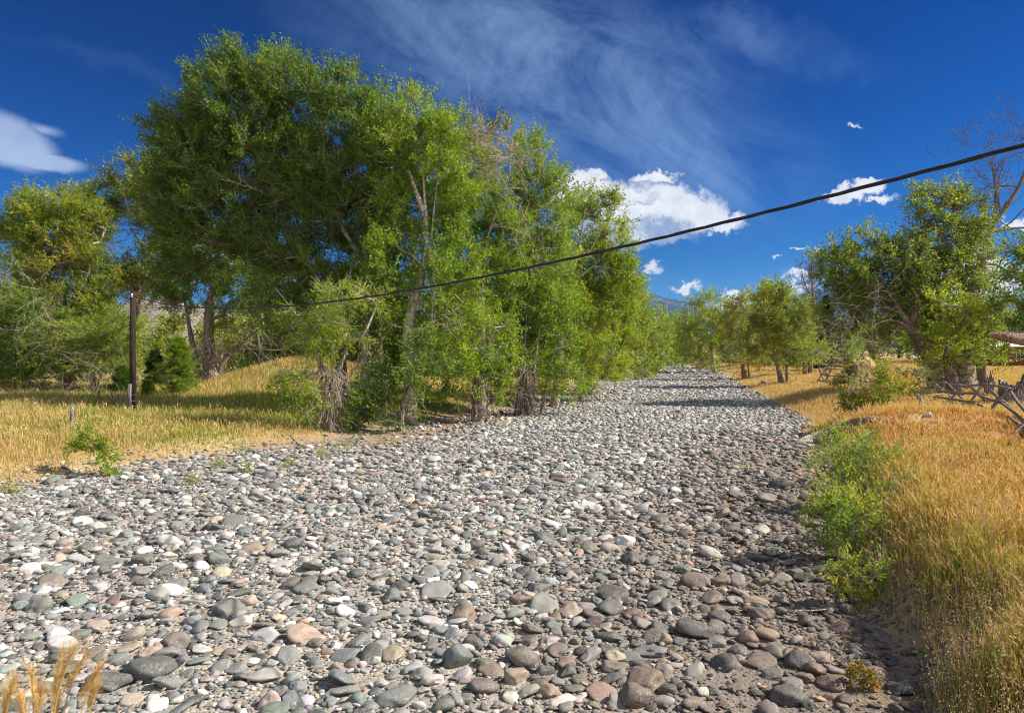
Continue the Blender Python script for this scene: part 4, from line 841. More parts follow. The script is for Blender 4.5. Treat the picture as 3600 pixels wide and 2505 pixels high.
bare("dead_tree", "tall bare dead tree with curving dark limbs at the upper right", GRB, (3460, 1385), 40,
     [([(3460, 1385), (3440, 1200), (3430, 1000), (3450, 860), (3490, 790), (3530, 730)], .27, .12), ([(3490, 790), (3500, 700), (3492, 620), (3480, 575)], .12, .035), ([(3530, 730), (3570, 680), (3600, 600), (3610, 560)], .14, .045), ([(3480, 815), (3560, 800), (3620, 800)], .11, .045), ([(3440, 930), (3480, 920), (3530, 930), (3540, 990)], .09, .03)], .3, 5, 4, bark_mat('dark_deadwood', (.07, .06, .055), (.26, .21, .19), 8, .5, .2), 1.0)
bare("dead_tree", "small bare topped dead tree beside the blackish spruce", GF, (2850, 1285), 72, [([(2850, 1285), (2845, 1150), (2862, 1060), (2850, 980), (2852, 925)], .28, .06), ([(2860, 1060), (2830, 1010), (2815, 950)], .10, .03), ([(2855, 1020), (2885, 990)], .08, .03)], .3, 6, 3, None, .42)
# big horizontal limb entering from the right
lp = interp_path([PX(3760, 1210, 30), PX(3640, 1190, 30), (PX(3560, 1196, 30)), PX(3510, 1168, 30), PX(3470, 1182, 30)], .3)
rr = np.interp(np.linspace(0, 1, len(lp)), [0, .55, .8, 1], [.27, .24, .20, .05]); b_ = Buf(); V_, F4, F3 = path_tube(lp, rr, 16, .08, 3, ridges=5); b_.add(V_, F4)
root = thing("leaning_tree", lp[0] * [1, 1, 0] + [0, 0, .7], "thick furrowed horizontal limb of a leaning cottonwood at the right edge", "tree", GRB); b_.obj('limb', M_brown, root, True, lp[0] * [1, 1, 0] + [0, 0, .7])
b_ = Buf(); V_, F4, F3 = path_tube(np.array([[0, 0, -.7], [0.5, .2, 1.2], [0.2, 0, 2.6], [0, 0, lp[0][2] - .7]]), [.7, .55, .45, .34], 14, .08, 4); b_.add(V_, F4); b_.obj('trunk', M_bark, root, True)
print('far trees done')

# ------------------------------------------------------------------ shrubs and weeds
def shrub(name, label, base, stems, lobes, cols, leaf, seed, group=None, cat="shrub", sp=.22, twigs=6, nl=12, twr=.004, minr=.004, r0=.02, depth=None, dn_=.62, **kw):
    return tree(name, label, group, base, stems, lobes, r0, cols, leaf=leaf, spacing=sp, twigs=twigs, nl=nl, tw=(.5, 1.3), seed=seed, dens=dn_, cat=cat, twr=twr, minr=minr, depth=depth, lumpy=0, bark=M_twig, **kw)
WG = ((0.09, 0.17, 0.02), (0.16, 0.27, 0.025), (0.26, 0.34, 0.03), (0.42, 0.38, 0.04))
shrub("willow_shrub", "tall bright green willow shrub standing between the cobbles and the orange grass", (2990, 1760), [[(2990, 1760), (2960, 1680), (2930, 1600), (2920, 1550)], [(3000, 1760), (3010, 1660), (3040, 1570)], [(2985, 1760), (2990, 1640), (2980, 1560)], [(3010, 1760), (3080, 1700), (3130, 1650)]],
      [(2960, 1590, 75, 45), (3070, 1580, 75, 55), (3000, 1650, 110, 60), (2940, 1700, 70, 50), (3070, 1690, 90, 55), (3130, 1740, 60, 40), (2990, 1740, 80, 40)], WG, (.085, .026), 401, sp=.26, depth=13.0, nl=14)
shrub("willow_shrub", "lower light green willow shrub leaning out over the cobbles", (2960, 1950), [[(2960, 1950), (2930, 1880), (2900, 1800)], [(2965, 1950), (2980, 1850), (3000, 1770)], [(2955, 1950), (2950, 1840), (2930, 1760)]],
      [(2890, 1780, 50, 40), (2960, 1800, 85, 65), (3070, 1870, 60, 55), (3020, 1820, 60, 50), (2910, 1870, 45, 40), (2990, 1900, 55, 45), (2940, 1740, 60, 40)], WG, (.075, .024), 403, sp=.20, depth=10.2, nl=13)
shrub("willow_shrub", "sparse yellow green willow shrub, nearest of the willows at the grass edge", (3010, 2150), [[(3010, 2150), (2990, 2080), (2980, 2000)], [(3015, 2150), (3040, 2070), (3050, 1990)]],
      [(2980, 2010, 45, 45), (3050, 2000, 50, 50), (3010, 2070, 55, 45), (2960, 2060, 30, 30)], WG, (.07, .02), 404, sp=.17, depth=8.4, tint=.2, nl=11)
shrub("willow_shrub", "small green willow shrub deeper in the orange grass", (3180, 1800), [[(3180, 1800), (3175, 1740), (3170, 1700)]], [(3170, 1710, 55, 40), (3220, 1740, 45, 35), (3140, 1750, 40, 35)], WG, (.07, .022), 405, sp=.2, depth=11.5)
shrub("willow_shrub", "yellow green willow shrub filling in behind the lower leaning one", (3060, 1900), [[(3060, 1900), (3050, 1820), (3040, 1760)], [(3065, 1900), (3100, 1830), (3120, 1770)]],
      [(3050, 1770, 70, 50), (3120, 1800, 55, 50), (3060, 1850, 75, 45), (3010, 1960, 55, 50), (3080, 1930, 60, 40)], ((.15, .19, .02), (.30, .33, .03), (.42, .40, .03), (.56, .42, .03)), (.07, .022), 421, sp=.20, depth=10.9, nl=12)
shrub("willow_shrub", "wispy top of a willow shrub nearest the driftwood slab", (2930, 1640), [[(2930, 1640), (2915, 1590), (2905, 1550)], [(2935, 1640), (2960, 1590), (2975, 1550)]],
      [(2905, 1570, 45, 30), (2980, 1550, 50, 35), (2940, 1600, 60, 35), (3040, 1545, 40, 25)], WG, (.08, .024), 423, sp=.25, depth=15.5, nl=12)
SH = ((0.08, .14, .02), (.15, .23, .025), (.28, .33, .03), (.50, .33, .03))
sb = shrub("rose_shrub", "tall green shrub with orange leaves and cream fluffy seed heads on the mound", (3060, 1470), [[(3040, 1475), (3020, 1420), (3000, 1370)], [(3060, 1475), (3070, 1400), (3090, 1340)], [(3080, 1475), (3120, 1420), (3150, 1380)], [(3050, 1475), (3030, 1400), (3040, 1330)]],
      [(3010, 1400, 45, 30), (3060, 1350, 55, 35), (3120, 1340, 55, 35), (3060, 1400, 70, 30), (3130, 1390, 45, 30), (3000, 1440, 50, 22), (3080, 1440, 55, 20), (3170, 1360, 40, 30), (3110, 1300, 30, 15)], SH, (.085, .05), 407, sp=.30, twigs=7, nl=16, twr=.006, depth=24.5,
      yellow=((3120, 1330, 40, (.55, .38, .04), .4), (3000, 1400, 40, (.42, .16, .05), .2)))
def fluff(name, label, pts, d, seed, parent=None):
    rg = NP(seed); b_ = Buf()
    for (px, py, r, n) in pts:
        c = PX(px, py, d); rr = r / F * d
        for _ in range(n):
            q = c + rg.randn(3) * rr * [1, 1, .8] * .5; m = 26; D = unit(rg.randn(m, 3)); P = q + D * .01
            V_, f_, _c = leaf_quads(rg, P, D, .055, .022, None); b_.add(V_, f_, np.tile([.72, .62, .45], (m, 1)) * rg.uniform(.8, 1.15))
    return b_.obj(name, M_grass, parent, org=(np.array(parent.location) if parent else None))
fluff("seed_fluff", "", [(3045, 1245, 8, 8), (3052, 1260, 10, 14), (3062, 1275, 10, 14), (3035, 1280, 16, 24), (3048, 1290, 14, 22), (3030, 1305, 12, 14), (3060, 1325, 14, 12), (3010, 1345, 26, 26), (3045, 1350, 26, 20), (3000, 1370, 22, 20), (3025, 1385, 20, 12)], 24.2, 5, sb)
shrub("juniper_shrub", "round dense green bush alone in the dry meadow", (2958, 1365), [[(2958, 1368), (2955, 1345), (2958, 1320)]], [(2958, 1325, 34, 26), (2940, 1335, 24, 22), (2978, 1338, 24, 22), (2960, 1350, 28, 12)], ((.05, .10, .015), (.10, .17, .02), (.17, .24, .03), (.25, .28, .04)), (.09, .05), 409, sp=.42, twigs=8, nl=22, twr=.008, depth=39)
shrub("rose_shrub", "dark grey green bush with an orange left side before the leaning cottonwood", (3210, 1375), [[(3210, 1378), (3205, 1350), (3200, 1320)], [(3215, 1378), (3240, 1350), (3255, 1330)]], [(3190, 1320, 30, 22), (3230, 1325, 35, 25), (3170, 1345, 25, 22), (3250, 1350, 30, 22), (3205, 1355, 45, 20)],
      ((.05, .07, .03), (.09, .12, .04), (.13, .16, .05), (.2, .2, .06)), (.08, .045), 411, sp=.34, twigs=7, nl=17, twr=.008, depth=31, yellow=((3168, 1340, 30, (.60, .30, .03), .8),), dead=((3230, 1320, 60, 30),))
shrub("young_cottonwood", "leafy green sapling leaning left at the meadow's edge above the cobbles", (360, 1680), [[(365, 1680), (350, 1620), (330, 1570), (290, 1535)], [(365, 1680), (375, 1630), (380, 1600)]],
      [(285, 1535, 28, 18), (325, 1560, 28, 18), (350, 1590, 25, 20), (370, 1630, 38, 30), (350, 1660, 38, 22), (400, 1650, 22, 22), (280, 1570, 14, 8)], YG, (.085, .04), 413, sp=.2, depth=17.0, cat="sapling")
for i, (px, py, w_, h_, lb) in enumerate([(835, 1610, 38, 70, "tallest green weed tuft at the grass edge, right of the leaning sapling"), (772, 1648, 36, 38, "low wide green weed patch in front of the tallest weed tuft"), (672, 1700, 20, 34, "small green weed among cobbles below the grass edge"), (1140, 1610, 22, 34, "green weed at the tip of the white fallen branch"),
        (1070, 1575, 26, 22, "yellowish weed tuft left of the fallen branch tip"), (1205, 1570, 20, 16, "tiny weed beside the shaggy willow's foot"), (1360, 1560, 30, 22, "pale green weed on the stony bank below the bushy cottonwood"), (1275, 1545, 24, 22, "fresh green weed at the grove's stony edge"), (20, 1740, 30, 45, "green weed at the left edge by the cobbles"),
        (170, 1700, 22, 30, "small weed at the cobbles' left border"), (870, 1660, 24, 24, "light green weed beside the low wide patch"), (1010, 1640, 22, 20, "weed sprig between grass and stones"), (3040, 2420, 40, 70, "red tipped green weed growing between the nearest right stones"), (2880, 1640, 50, 30, "feathery green weed clump before the big right boulders")]):
    g = G(px, py)
    shrub("green_weed", lb, (px, py), [[(px, py), (px + 2, py - h_ * .4), (px, py - h_ * .8)]], [(px, py - h_ * .55, w_ * .7, h_ * .45), (px, py - h_ * .22, w_, h_ * .22)], WG if i != 12 else ((.15, .2, .03), (.25, .2, .04), (.4, .15, .05)), (.045, .018), 430 + i, "green weeds along the stony edge", "weed", sp=max(.06, g[1] * .0075), twigs=5, nl=9, twr=.003, minr=.003, r0=.008)
# moss on a stone
# ------------------------------------------------------------------ dry grass
def blades(rg, x, y, h, wd, cols, lean=0.35, heads=0.0, headcol=None, buf=None, stiff=1.0):
    n = len(x); z = Hf(x, y) - 0.02; P0 = np.stack([x, y, z], 1); a = rg.rand(n) * 6.283; S_ = np.stack([np.cos(a), np.sin(a), 0 * a], 1)
    b2 = rg.rand(n) * 6.283; ln = rg.rand(n) * lean; Dx = np.stack([np.cos(b2) * ln - 0.06, np.sin(b2) * ln, 0 * ln], 1)
    P1 = P0 + np.array([0, 0, 1]) * (h * .5)[:, None] + Dx * (h * .28)[:, None]; P2 = P0 + np.array([0, 0, 1]) * (h * .93)[:, None] + Dx * (h * 1.0)[:, None]
    wv = (S_ * wd[:, None] * .5)
    V_ = np.stack([P0 - wv, P0 + wv, P1 + wv * .8, P1 - wv * .8, P2], 1).reshape(-1, 3); k = np.arange(n) * 5
    buf.add(V_, np.zeros((0, 4), int)); off = buf.n - 5 * n
    buf.F[4].append(np.stack([k, k + 1, k + 2, k + 3], 1) + off); buf.F.setdefault(3, []).append(np.stack([k + 3, k + 2, k + 4], 1) + off); buf.C.setdefault(4, []).append(cols * .9); buf.C.setdefault(3, []).append(cols)
    if heads > 0:
        s = np.where(rg.rand(n) < heads * np.clip((34 - y) / 14, .12, 1))[0]; m = 7; q = np.repeat(P2[s], m, 0); t = np.tile(np.linspace(-.8, .35, m), len(s)); T = unit((P2 - P1)[s]); T = np.repeat(T, m, 0); hl = np.repeat(h[s] * .20 + .03, m)
        P = q + T * (t * hl)[:, None]; D = unit(T + rg.randn(len(P), 3) * .38); sz = np.repeat(wd[s], m)
        n2 = len(P); Sd = unit(np.cross(D, rg.randn(n2, 3))); L = (hl * .42)[:, None]; w2 = (sz * 1.15)[:, None]
        V_ = np.stack([P, P + D * L * .4 + Sd * w2 * .5, P + D * L, P + D * L * .4 - Sd * w2 * .5], 1).reshape(-1, 3)
        buf.add(V_, np.arange(4 * n2).reshape(-1, 4), np.repeat(np.array(headcol)[None] * rg.uniform(.7, 1.2, (len(s), 1)), m, 0))
def cands(rg, n, y0, y1, u0, u1):
    y = np.exp(rg.uniform(np.log(y0), np.log(y1), n)); return rg.uniform(u0, u1, n) * y, y
rg = NP(77)
def fbm(x, y): return wob(x, y, .5) * .5 + wob(x + 31, y - 5, 1.3) * .3 + wob(x - 7, y + 3, 3.1) * .2
# left meadow
gb_ = Buf(); n = 190000; x, y = cands(rg, n, 13.5, 60, -0.86, 0.14); dl, dr = sides_d(x, y); md = dl
keep = (rg.rand(n) < sm((md - 0.15) / 1.8)) & (rg.rand(n) < 1 - .75 * gb(x, y, -4.5, 26.5, 4, 3)); x, y, md = x[keep], y[keep], md[keep]; f_ = fbm(x, y); k = len(x)
h = (0.14 + 0.36 * sm((md - .5) / 4) * (0.75 + .5 * f_)) * rg.uniform(.6, 1.25, k); w_ = np.maximum(.005, y * .0009) * rg.uniform(.6, 1.3, k)
t = np.clip(.48 + .85 * f_ + rg.normal(0, .2, k), 0, 1); c = ramp_cols(t, [(.28, .25, .05), (.44, .33, .12), (.54, .39, .17), (.58, .38, .19)]); gm = (rg.rand(k) < .20 + .35 * sm(fbm(x * .8 + 11, y * .8) * 3)) | (rg.rand(k) < .85 * gb(x, y, -8, 31, 7, 5.5)); c[gm] = ramp_cols(rg.rand(gm.sum()), [(.12, .20, .02), (.26, .34, .04)])
blades(rg, x, y, h, w_, c, .55, .12, (.66, .50, .26), gb_)
mo = gb_.obj("dry_meadow_grass", M_grass); tag(mo, "golden dry grass covering the left meadow and knoll", "grass", kind='stuff')
# right bank: tall orange grass near, shorter straw further away
gb_ = Buf(); n = 150000; x, y = cands(rg, n, 3.2, 26, 0.33, 0.92); dl, dr = sides_d(x, y)
fq = fbm(x * 1.9 + 3, y * 1.9); keep = (rg.rand(n) < sm((dr - 0.08 - .30 * fq) / .9)) & (rg.rand(n) < np.where(dr < .6, .45, 1)) & (rg.rand(n) < 1 - .65 * sm((fbm(x * 2.3 - 9, y * 2.3) - .30) * 5)); x, y, dr = x[keep], y[keep], dr[keep]; f_ = fbm(x, y); k = len(x)
hgt = np.interp(y, [3, 8, 14, 22, 30], [.40, .42, .34, .26, .22]) * (1 - .35 * sm((fbm(x * 1.3 + 20, y * 1.3) - .05) * 4)); h = hgt * (.80 + .5 * f_ * np.sin(x * 3.1 + y)) * rg.uniform(.5, 1.25, k) * (.5 + .5 * sm(dr / 1.2)); w_ = np.maximum(.0048, y * .00115) * rg.uniform(.5, 1.4, k)
t = np.clip(.40 + .75 * f_ + .25 * sm((dr - 2) / 4) + rg.normal(0, .22, k), 0, 1); c = ramp_cols(t, [(.34, .27, .05), (.52, .23, .045), (.50, .17, .04), (.30, .11, .05)])
far = sm((y - 13) / 8)[:, None]; c = c * (1 - far * .55) + np.array([.50, .26, .10]) * far * .55
gm = rg.rand(k) < (.28 + .42 * sm((2.8 - dr) / 2.2) + .2 * sm(fbm(x + 5, y * 1.3) * 3)) * (1 - far[:, 0] * .6); c[gm] = ramp_cols(rg.rand(gm.sum()), [(.17, .26, .03), (.44, .42, .05)])
c = c * rg.uniform(.6, 1.35, (k, 1)); bm2 = rg.rand(k) < .12 + .3 * sm((fbm(x * 1.7 + 4, y * 1.7) - .25) * 3); c[bm2] = np.array([.20, .10, .05]) * rg.uniform(.7, 1.4, (bm2.sum(), 1))
blades(rg, x, y, h, w_, c, .75, .14, (.66, .44, .22), gb_)
n = 6000; x, y = cands(rg, n, 3.2, 16, 0.36, 0.92); dl, dr = sides_d(x, y); kk = (dr > .3) & (fbm(x + 2, y) > -.15); x, y = x[kk], y[kk]; k = len(x)
h = rg.uniform(.45, .72, k); a = rg.rand(k) * 6.28; ln = rg.rand(k) * .3; P = np.stack([x + np.cos(a) * ln * h, y + np.sin(a) * ln * h, Hf(x, y) + h * .93], 1); mm = 6; Pq = np.repeat(P, mm, 0) + rg.randn(k * mm, 3) * [.03, .03, .05]
V_, f_, _ = leaf_quads(rg, Pq, unit(rg.randn(k * mm, 3)), np.repeat(np.maximum(.010, y * .0013), mm)[:, None], np.repeat(np.maximum(.007, y * .0010), mm)[:, None], None); gb_.add(V_, f_, np.array([.74, .58, .34]) * rg.uniform(.7, 1.2, (k * mm, 1)))
blades(rg, x, y, h, np.full(k, .003), np.tile([.45, .33, .14], (k, 1)), .3, 0, None, gb_)
mo = gb_.obj("orange_bank_grass", M_grass); tag(mo, "tall orange dry grass covering the near right bank", "grass", kind='stuff')
gb_ = Buf(); n = 150000; x, y = cands(rg, n, 22, 170, 0.17, 0.86); dl, dr = sides_d(x, y)
keep = (rg.rand(n) < sm((dr - 0.1) / 1.2)); x, y, dr = x[keep], y[keep], dr[keep]; f_ = fbm(x * .6, y * .6); k = len(x)
h = np.interp(y, [22, 40, 170], [.30, .26, .30]) * (.8 + .4 * f_) * rg.uniform(.5, 1.3, k); w_ = y * .0009 * rg.uniform(.6, 1.3, k)
t = np.clip(.5 + .5 * f_ + rg.normal(0, .2, k), 0, 1); c = ramp_cols(t, [(.40, .33, .10), (.52, .36, .15), (.58, .36, .17)])
blades(rg, x, y, h, w_, c, .4, .2, (.70, .48, .24), gb_)
mo = gb_.obj("straw_field_grass", M_grass); tag(mo, "short straw coloured grass of the far right meadow", "grass", kind='stuff')
# purple knapweed and dry forb stalks in the near right grass
rg = NP(78)
for i in range(9):
    px, py = [(3330, 2420), (3400, 2330), (3520, 2440), (3455, 1870), (3380, 1840), (3500, 1900), (3560, 2150), (3290, 2470), (3420, 2080)][i]; g = G(px, min(py + 120, 2500)); hh = rg.uniform(.45, .6)
    root = thing("knapweed", g, ["purple knapweed lowest at the bottom right", "purple knapweed above the lowest one", "purple knapweed in the bottom right corner", "purple knapweed far back in the orange grass", "purple knapweed left of the far back pair", "rightmost purple knapweed in the far patch",
        "lone purple knapweed by the right edge", "purple knapweed at the grass foot near the stones", "purple knapweed in the middle of the orange grass"][i], "wildflower", "purple knapweeds in the near right grass"); b1, b2 = Buf(), Buf()
    for _ in range(4):
        p1 = np.array([rg.randn() * .12, rg.randn() * .08, hh * rg.uniform(.8, 1.1)]); mid = p1 * .5 + rg.randn(3) * .02; V_, f_ = edge_tubes(np.array([[0, 0, 0.], mid]), np.array([mid, p1]), np.array([.003, .002]), np.array([.002, .0015]), 4); b1.add(V_, f_, np.array([.22, .25, .12]))
        D = unit(rg.randn(30, 3) + [0, 0, 1.0]); V_, f_, _ = leaf_quads(rg, np.tile(p1, (30, 1)), D, .015, .005, None); b2.add(V_, f_, np.array([.50, .16, .52]))
        D = unit(rg.randn(14, 3)); V_, f_, _ = leaf_quads(rg, p1 * rg.uniform(.2, .9, (14, 1)), D, .04, .008, None); b1.add(V_, f_, np.array([.20, .27, .10]))
    b1.obj('stem', M_leaf, root); b2.obj('flower', M_leaf, root)
# wheatgrass heads close to the camera, lower left
root = thing("wheatgrass", (-1.02, 1.5, float(Hf(-1.02, 1.5))), "blurred golden wheatgrass heads close to the camera in the lower left corner", "grass plant"); rg = NP(90)
o0 = np.array(root.location)
for (px, py, ln, ang) in [(40, 2395, 130, .35), (100, 2360, 150, -.1), (135, 2430, 100, .15), (215, 2290, 170, .25), (255, 2280, 150, .5), (290, 2310, 150, .55), (345, 2350, 140, .6), (330, 2420, 90, .4), (60, 2460, 90, -.2), (190, 2440, 80, 0), (10, 2440, 90, .1)]:
    d = 1.5 + rg.uniform(-.12, .12); tip = PX(px, py, d); bs = PX(px - 120 - rg.rand() * 60, 3550, d); bs[2] = Hf(bs[0], bs[1]); L = ln / F * d
    dirv = unit(np.array([math.sin(ang), 0, math.cos(ang)])); hb = tip - dirv * L; mid = hb * .55 + bs * .45 + [-.02, 0, .05]
    V_, F4, F3 = path_tube(interp_path([bs, mid, hb, tip], .05), np.full(len(interp_path([bs, mid, hb, tip], .05)), .0016), 5); b1 = Buf(); b1.add(V_, F4, np.array([.60, .42, .15])); b1.obj('stem', M_grass, root, True, o0)
    m = 110; t = np.linspace(0, 1, m); P = hb + dirv * (t * L)[:, None] + rg.randn(m, 3) * .0015; sgn = np.where(np.arange(m) % 2, 1, -1)[:, None]
    D = unit(dirv + sgn * np.cross(dirv, [0, 1, 0]) * .32 + rg.randn(m, 3) * .14); V_, f_, _ = leaf_quads(rg, P, D, .016, .0022, None); b1 = Buf(); b1.add(V_, f_, np.array([.72, .50, .20]) * rg.uniform(.75, 1.15, (m, 1)))
    D = unit(dirv + sgn * np.cross(dirv, [0, 1, 0]) * .25 + rg.randn(m, 3) * .16); V_, f_, _ = leaf_quads(rg, P, D, .050, .0008, None); b1.add(V_, f_, np.array([.75, .55, .25])); b1.obj('seed_head', M_grass, root, org=o0)

# ------------------------------------------------------------------ utility pole, cable, posts
gp = G(466, 1458); d = gp[1]; ht = (1458 - 1024) / F * d
pole = thing("utility_pole", gp, "dark wooden utility pole standing in the left meadow", "utility pole")
V_, F4, F3 = path_tube(np.array([[0, 0, -.2], [0.01, 0, ht * .5], [.03, 0, ht]]), [.125, .115, .095], 16, .01); b_ = Buf(); b_.add(V_, F4); b_.F.setdefault(3, []).append(F3); b_.obj('shaft', M_pole, pole, True)
V_, F4, F3 = path_tube(np.array([[-.09, -.12, -.2], [-.06, -.13, .6], [-.04, -.13, 1.22]]), [.085, .08, .075], 12, .03); b_ = Buf(); b_.add(V_, F4); b_.F.setdefault(3, []).append(F3); b_.obj('splice_post', M_stub, pole, True)
for z_ in (.35, .55, .78):
    a_ = np.linspace(0, 2 * np.pi, 25); P = np.stack([np.cos(a_) * .175 - .02, np.sin(a_) * .20 - .06, np.full(25, z_)], 1); V_, F4, F3 = path_tube(P, np.full(25, .007), 5); b_ = Buf(); b_.add(V_, F4); b_.obj('wire_band', M_wire, pole)
V_, F4, F3 = path_tube(np.array([[.02, -.10, ht - .20], [.06, -.17, ht - .20], [.10, -.2, ht - .18]]), [.018, .018, .03], 8); b_ = Buf(); b_.add(V_, F4); b_.obj('clevis', M_metal, pole, True)
V_, F4, F3 = path_tube(np.array([[.10, -.2, ht - .25], [.10, -.2, ht - .22], [.10, -.2, ht - .18], [.10, -.2, ht - .14], [.10, -.2, ht - .11]]), [.02, .042, .028, .042, .02], 12); b_ = Buf(); b_.add(V_, F4); b_.F.setdefault(3, []).append(F3); b_.obj('insulator', M_porc, pole, True)
p0 = gp + [.10, -.2, ht - .18]; p1 = np.array([4.2, 5.6, 4.83])
s = np.linspace(0, 1.5, 200); base_ = p0[None] + (p1 - p0)[None] * s[:, None]; zc = 4.17 + 3.4 * (s - .55) ** 2; zc = zc + (p0[2] - zc[0]) * np.clip(1 - s / .15, 0, 1) ** 2; base_[:, 2] = zc
dirv = unit((p1 - p0) * [1, 1, 0]); lat = np.array([-dirv[1], dirv[0], 0]); arc = np.linspace(0, 1, 200); cable = thing("overhead_cable", p0, "black twisted service cable sagging from the pole across the whole view", "cable")
s2 = np.linspace(0, 1.5, 1500); bs = np.stack([np.interp(s2, s, base_[:, k]) for k in range(3)], 1)
for k in range(3):
    ph = s2 * 28.7 / .75 * 6.283 * .5 + k * 2.094; pts = bs + lat * (np.cos(ph) * .0105)[:, None] + np.array([0, 0, 1]) * (np.sin(ph) * .0105)[:, None]
    V_, F4, F3 = path_tube(pts, np.full(1500, .0105 if k < 2 else .0085), 6); b_ = Buf(); b_.add(V_, F4); b_.obj('strand', M_cable, cable, True, p0)
for i, (bx, by, tx_, ty_, wpx, lb, m_) in enumerate([(250, 1507, 252, 1426, 13, "weathered round fence post standing alone in front of the others", M_rail), (339, 1420, 348, 1368, 9, "grey fence post leaning right, leftmost in the row by the pole", M_rail), (391, 1426, 391, 1376, 7, "thin upright dark fence post second in the row by the pole", M_rail),
        (426, 1432, 411, 1385, 10, "fence post leaning left, third in the row by the pole", M_rail), (443, 1440, 447, 1382, 10, "fence post closest to the utility pole", M_rail), (52, 1384, 54, 1322, 10, "reddish fence post at the far left edge", M_brown), (38, 1362, 38, 1326, 5, "thin post just left of the reddish post", M_rail),
        (78, 1360, 77, 1322, 5, "thin post right of the reddish post", M_brown), (100, 1368, 102, 1332, 4, "short thin post before the dark thicket", M_rail), (113, 1372, 108, 1336, 6, "pale leaning post before the dark thicket", M_rail)]):
    g = G(bx, by); P = PX(tx_, ty_, g[1]) - g; r_ = wpx / F * g[1] / 2; V_, F4, F3 = path_tube(np.array([[0, 0, -.1], P * .3 + [.01, 0, 0], P * .7 - [.01, 0, 0], P * .97, P]), [r_ * 1.05, r_, r_, r_ * .95, r_ * .7], 10, .06, i); b_ = Buf(); b_.add(V_, F4); b_.F.setdefault(3, []).append(F3)
    o = b_.obj("fence_post", m_, None, True); o.location = tuple(g); tag(o, lb, "fence post", "old fence posts in the left meadow")
def pole_bar(buf, a, b, r0_, r1_, seed, bend=.0):
    a, b = np.array(a), np.array(b); m = (a + b) / 2 + NP(seed).randn(3) * bend; P = interp_path([a, m, b], np.linalg.norm(b - a) / 7); V_, F4, F3 = path_tube(P, np.linspace(r0_, r1_, len(P)), 8, .05, seed); n0 = buf.n; buf.add(V_, F4); buf.F.setdefault(3, []).append(F3 + n0)
def fence(label, jacks, group=None):
    """jacks: (left foot px,py, right foot px,py, top-left px,py, top-right px,py, depth)"""
    g0 = G(*jacks[0][0:2]); d0 = jacks[0][8]; org = PX(jacks[0][0], jacks[0][1], d0); root = thing("rail_fence", org, label, "fence", group); J = []
    for i, (lx, ly, rx, ry, tlx, tly, trx, try_, d) in enumerate(jacks):
        LF, RF, TL, TR = PX(lx, ly, d - .35), PX(rx, ry, d + .35), PX(tlx, tly, d - .25), PX(trx, try_, d + .25)
        LF[2] = Hf(LF[0], LF[1]) - .05; RF[2] = Hf(RF[0], RF[1]) - .05; k = 60 * i + 7
        b_ = Buf(); pole_bar(b_, LF, TR + [0, -.30, 0], .06, .05, k); b_.obj('leg', M_rail, root, True, org); b_ = Buf(); pole_bar(b_, RF, TL + [0, .30, 0], .055, .045, k + 1); b_.obj('leg', M_rail, root, True, org); J.append((LF, RF, TL, TR))
    for i in range(len(J) - 1):
        A, B = J[i], J[i + 1]
        for t, off in ((.93, -.08), (.5, -.16), (.18, -.2)):
            a = A[0] * (1 - t) + (A[3] + [0, -.3, 0]) * t + [0, off, 0.02]; c = B[0] * (1 - t) + (B[3] + [0, -.3, 0]) * t + [0, off, 0.02]; u_ = unit(c - a)
            b_ = Buf(); pole_bar(b_, a - u_ * .35, c + u_ * .35, .055, .04, i * 9 + int(t * 10), .07); b_.obj('rail', M_rail, root, True, org)
    return root
fence("grey weathered pole rail fence on crossed legs at the right edge", [(3660, 1575, 3740, 1590, 3670, 1470, 3720, 1470, 16.5), (3566, 1512, 3612, 1530, 3575, 1468, 3606, 1468, 19.6), (3457, 1457, 3595, 1465, 3500, 1370, 3532, 1362, 24), (3405, 1400, 3477, 1405, 3420, 1352, 3441, 1345, 30), (3337, 1402, 3395, 1405, 3350, 1352, 3367, 1350, 31), (3285, 1392, 3355, 1402, 3300, 1348, 3312, 1342, 32)])
fence("small collapsed pole fence in the far right meadow", [(2872, 1312, 2900, 1316, 2884, 1292, 2900, 1290, 52), (2895, 1318, 2918, 1314, 2905, 1293, 2919, 1291, 51), (3004, 1318, 3040, 1322, 3008, 1300, 3030, 1300, 50)])
# ------------------------------------------------------------------ logs, stumps, driftwood
def log_obj(name, label, pts, radii, m_, cat="log", seed=1, sides=14, lump=.10, group=None, ridges=0):
    P = interp_path(pts, .18); rr = np.interp(np.linspace(0, 1, len(P)), np.linspace(0, 1, len(radii)), radii); V_, F4, F3 = path_tube(P, rr, sides, lump, seed, ridges=ridges); org = np.array([P[0][0], P[0][1], float(Hf(P[0][0], P[0][1]))])
    b_ = Buf(); b_.add(V_ - org, F4); b_.F.setdefault(3, []).append(F3); o = b_.obj(name, m_, None, True); o.location = tuple(org); tag(o, label, cat, group); return o
def gz_at(px, py, up=0.0): g = G(px, py); g[2] += up; return g
log_obj("fallen_log", "brown rotten fallen log along the right bank below the orange leaved shrub", [gz_at(2880, 1545, .06), gz_at(2945, 1515, .10), gz_at(3010, 1500, .14), gz_at(3085, 1490, .12), gz_at(3170, 1495, .02)], [.03, .08, .13, .13, .04], M_brown, seed=3, lump=.05)
log_obj("driftwood_slab", "grey split driftwood slab at the tip of the right bank", [gz_at(2800, 1560, .03), gz_at(2860, 1550, .08), gz_at(2920, 1530, .12), gz_at(2960, 1515, .14)], [.04, .12, .16, .08], M_dead, "driftwood", 5, lump=.2, ridges=4)
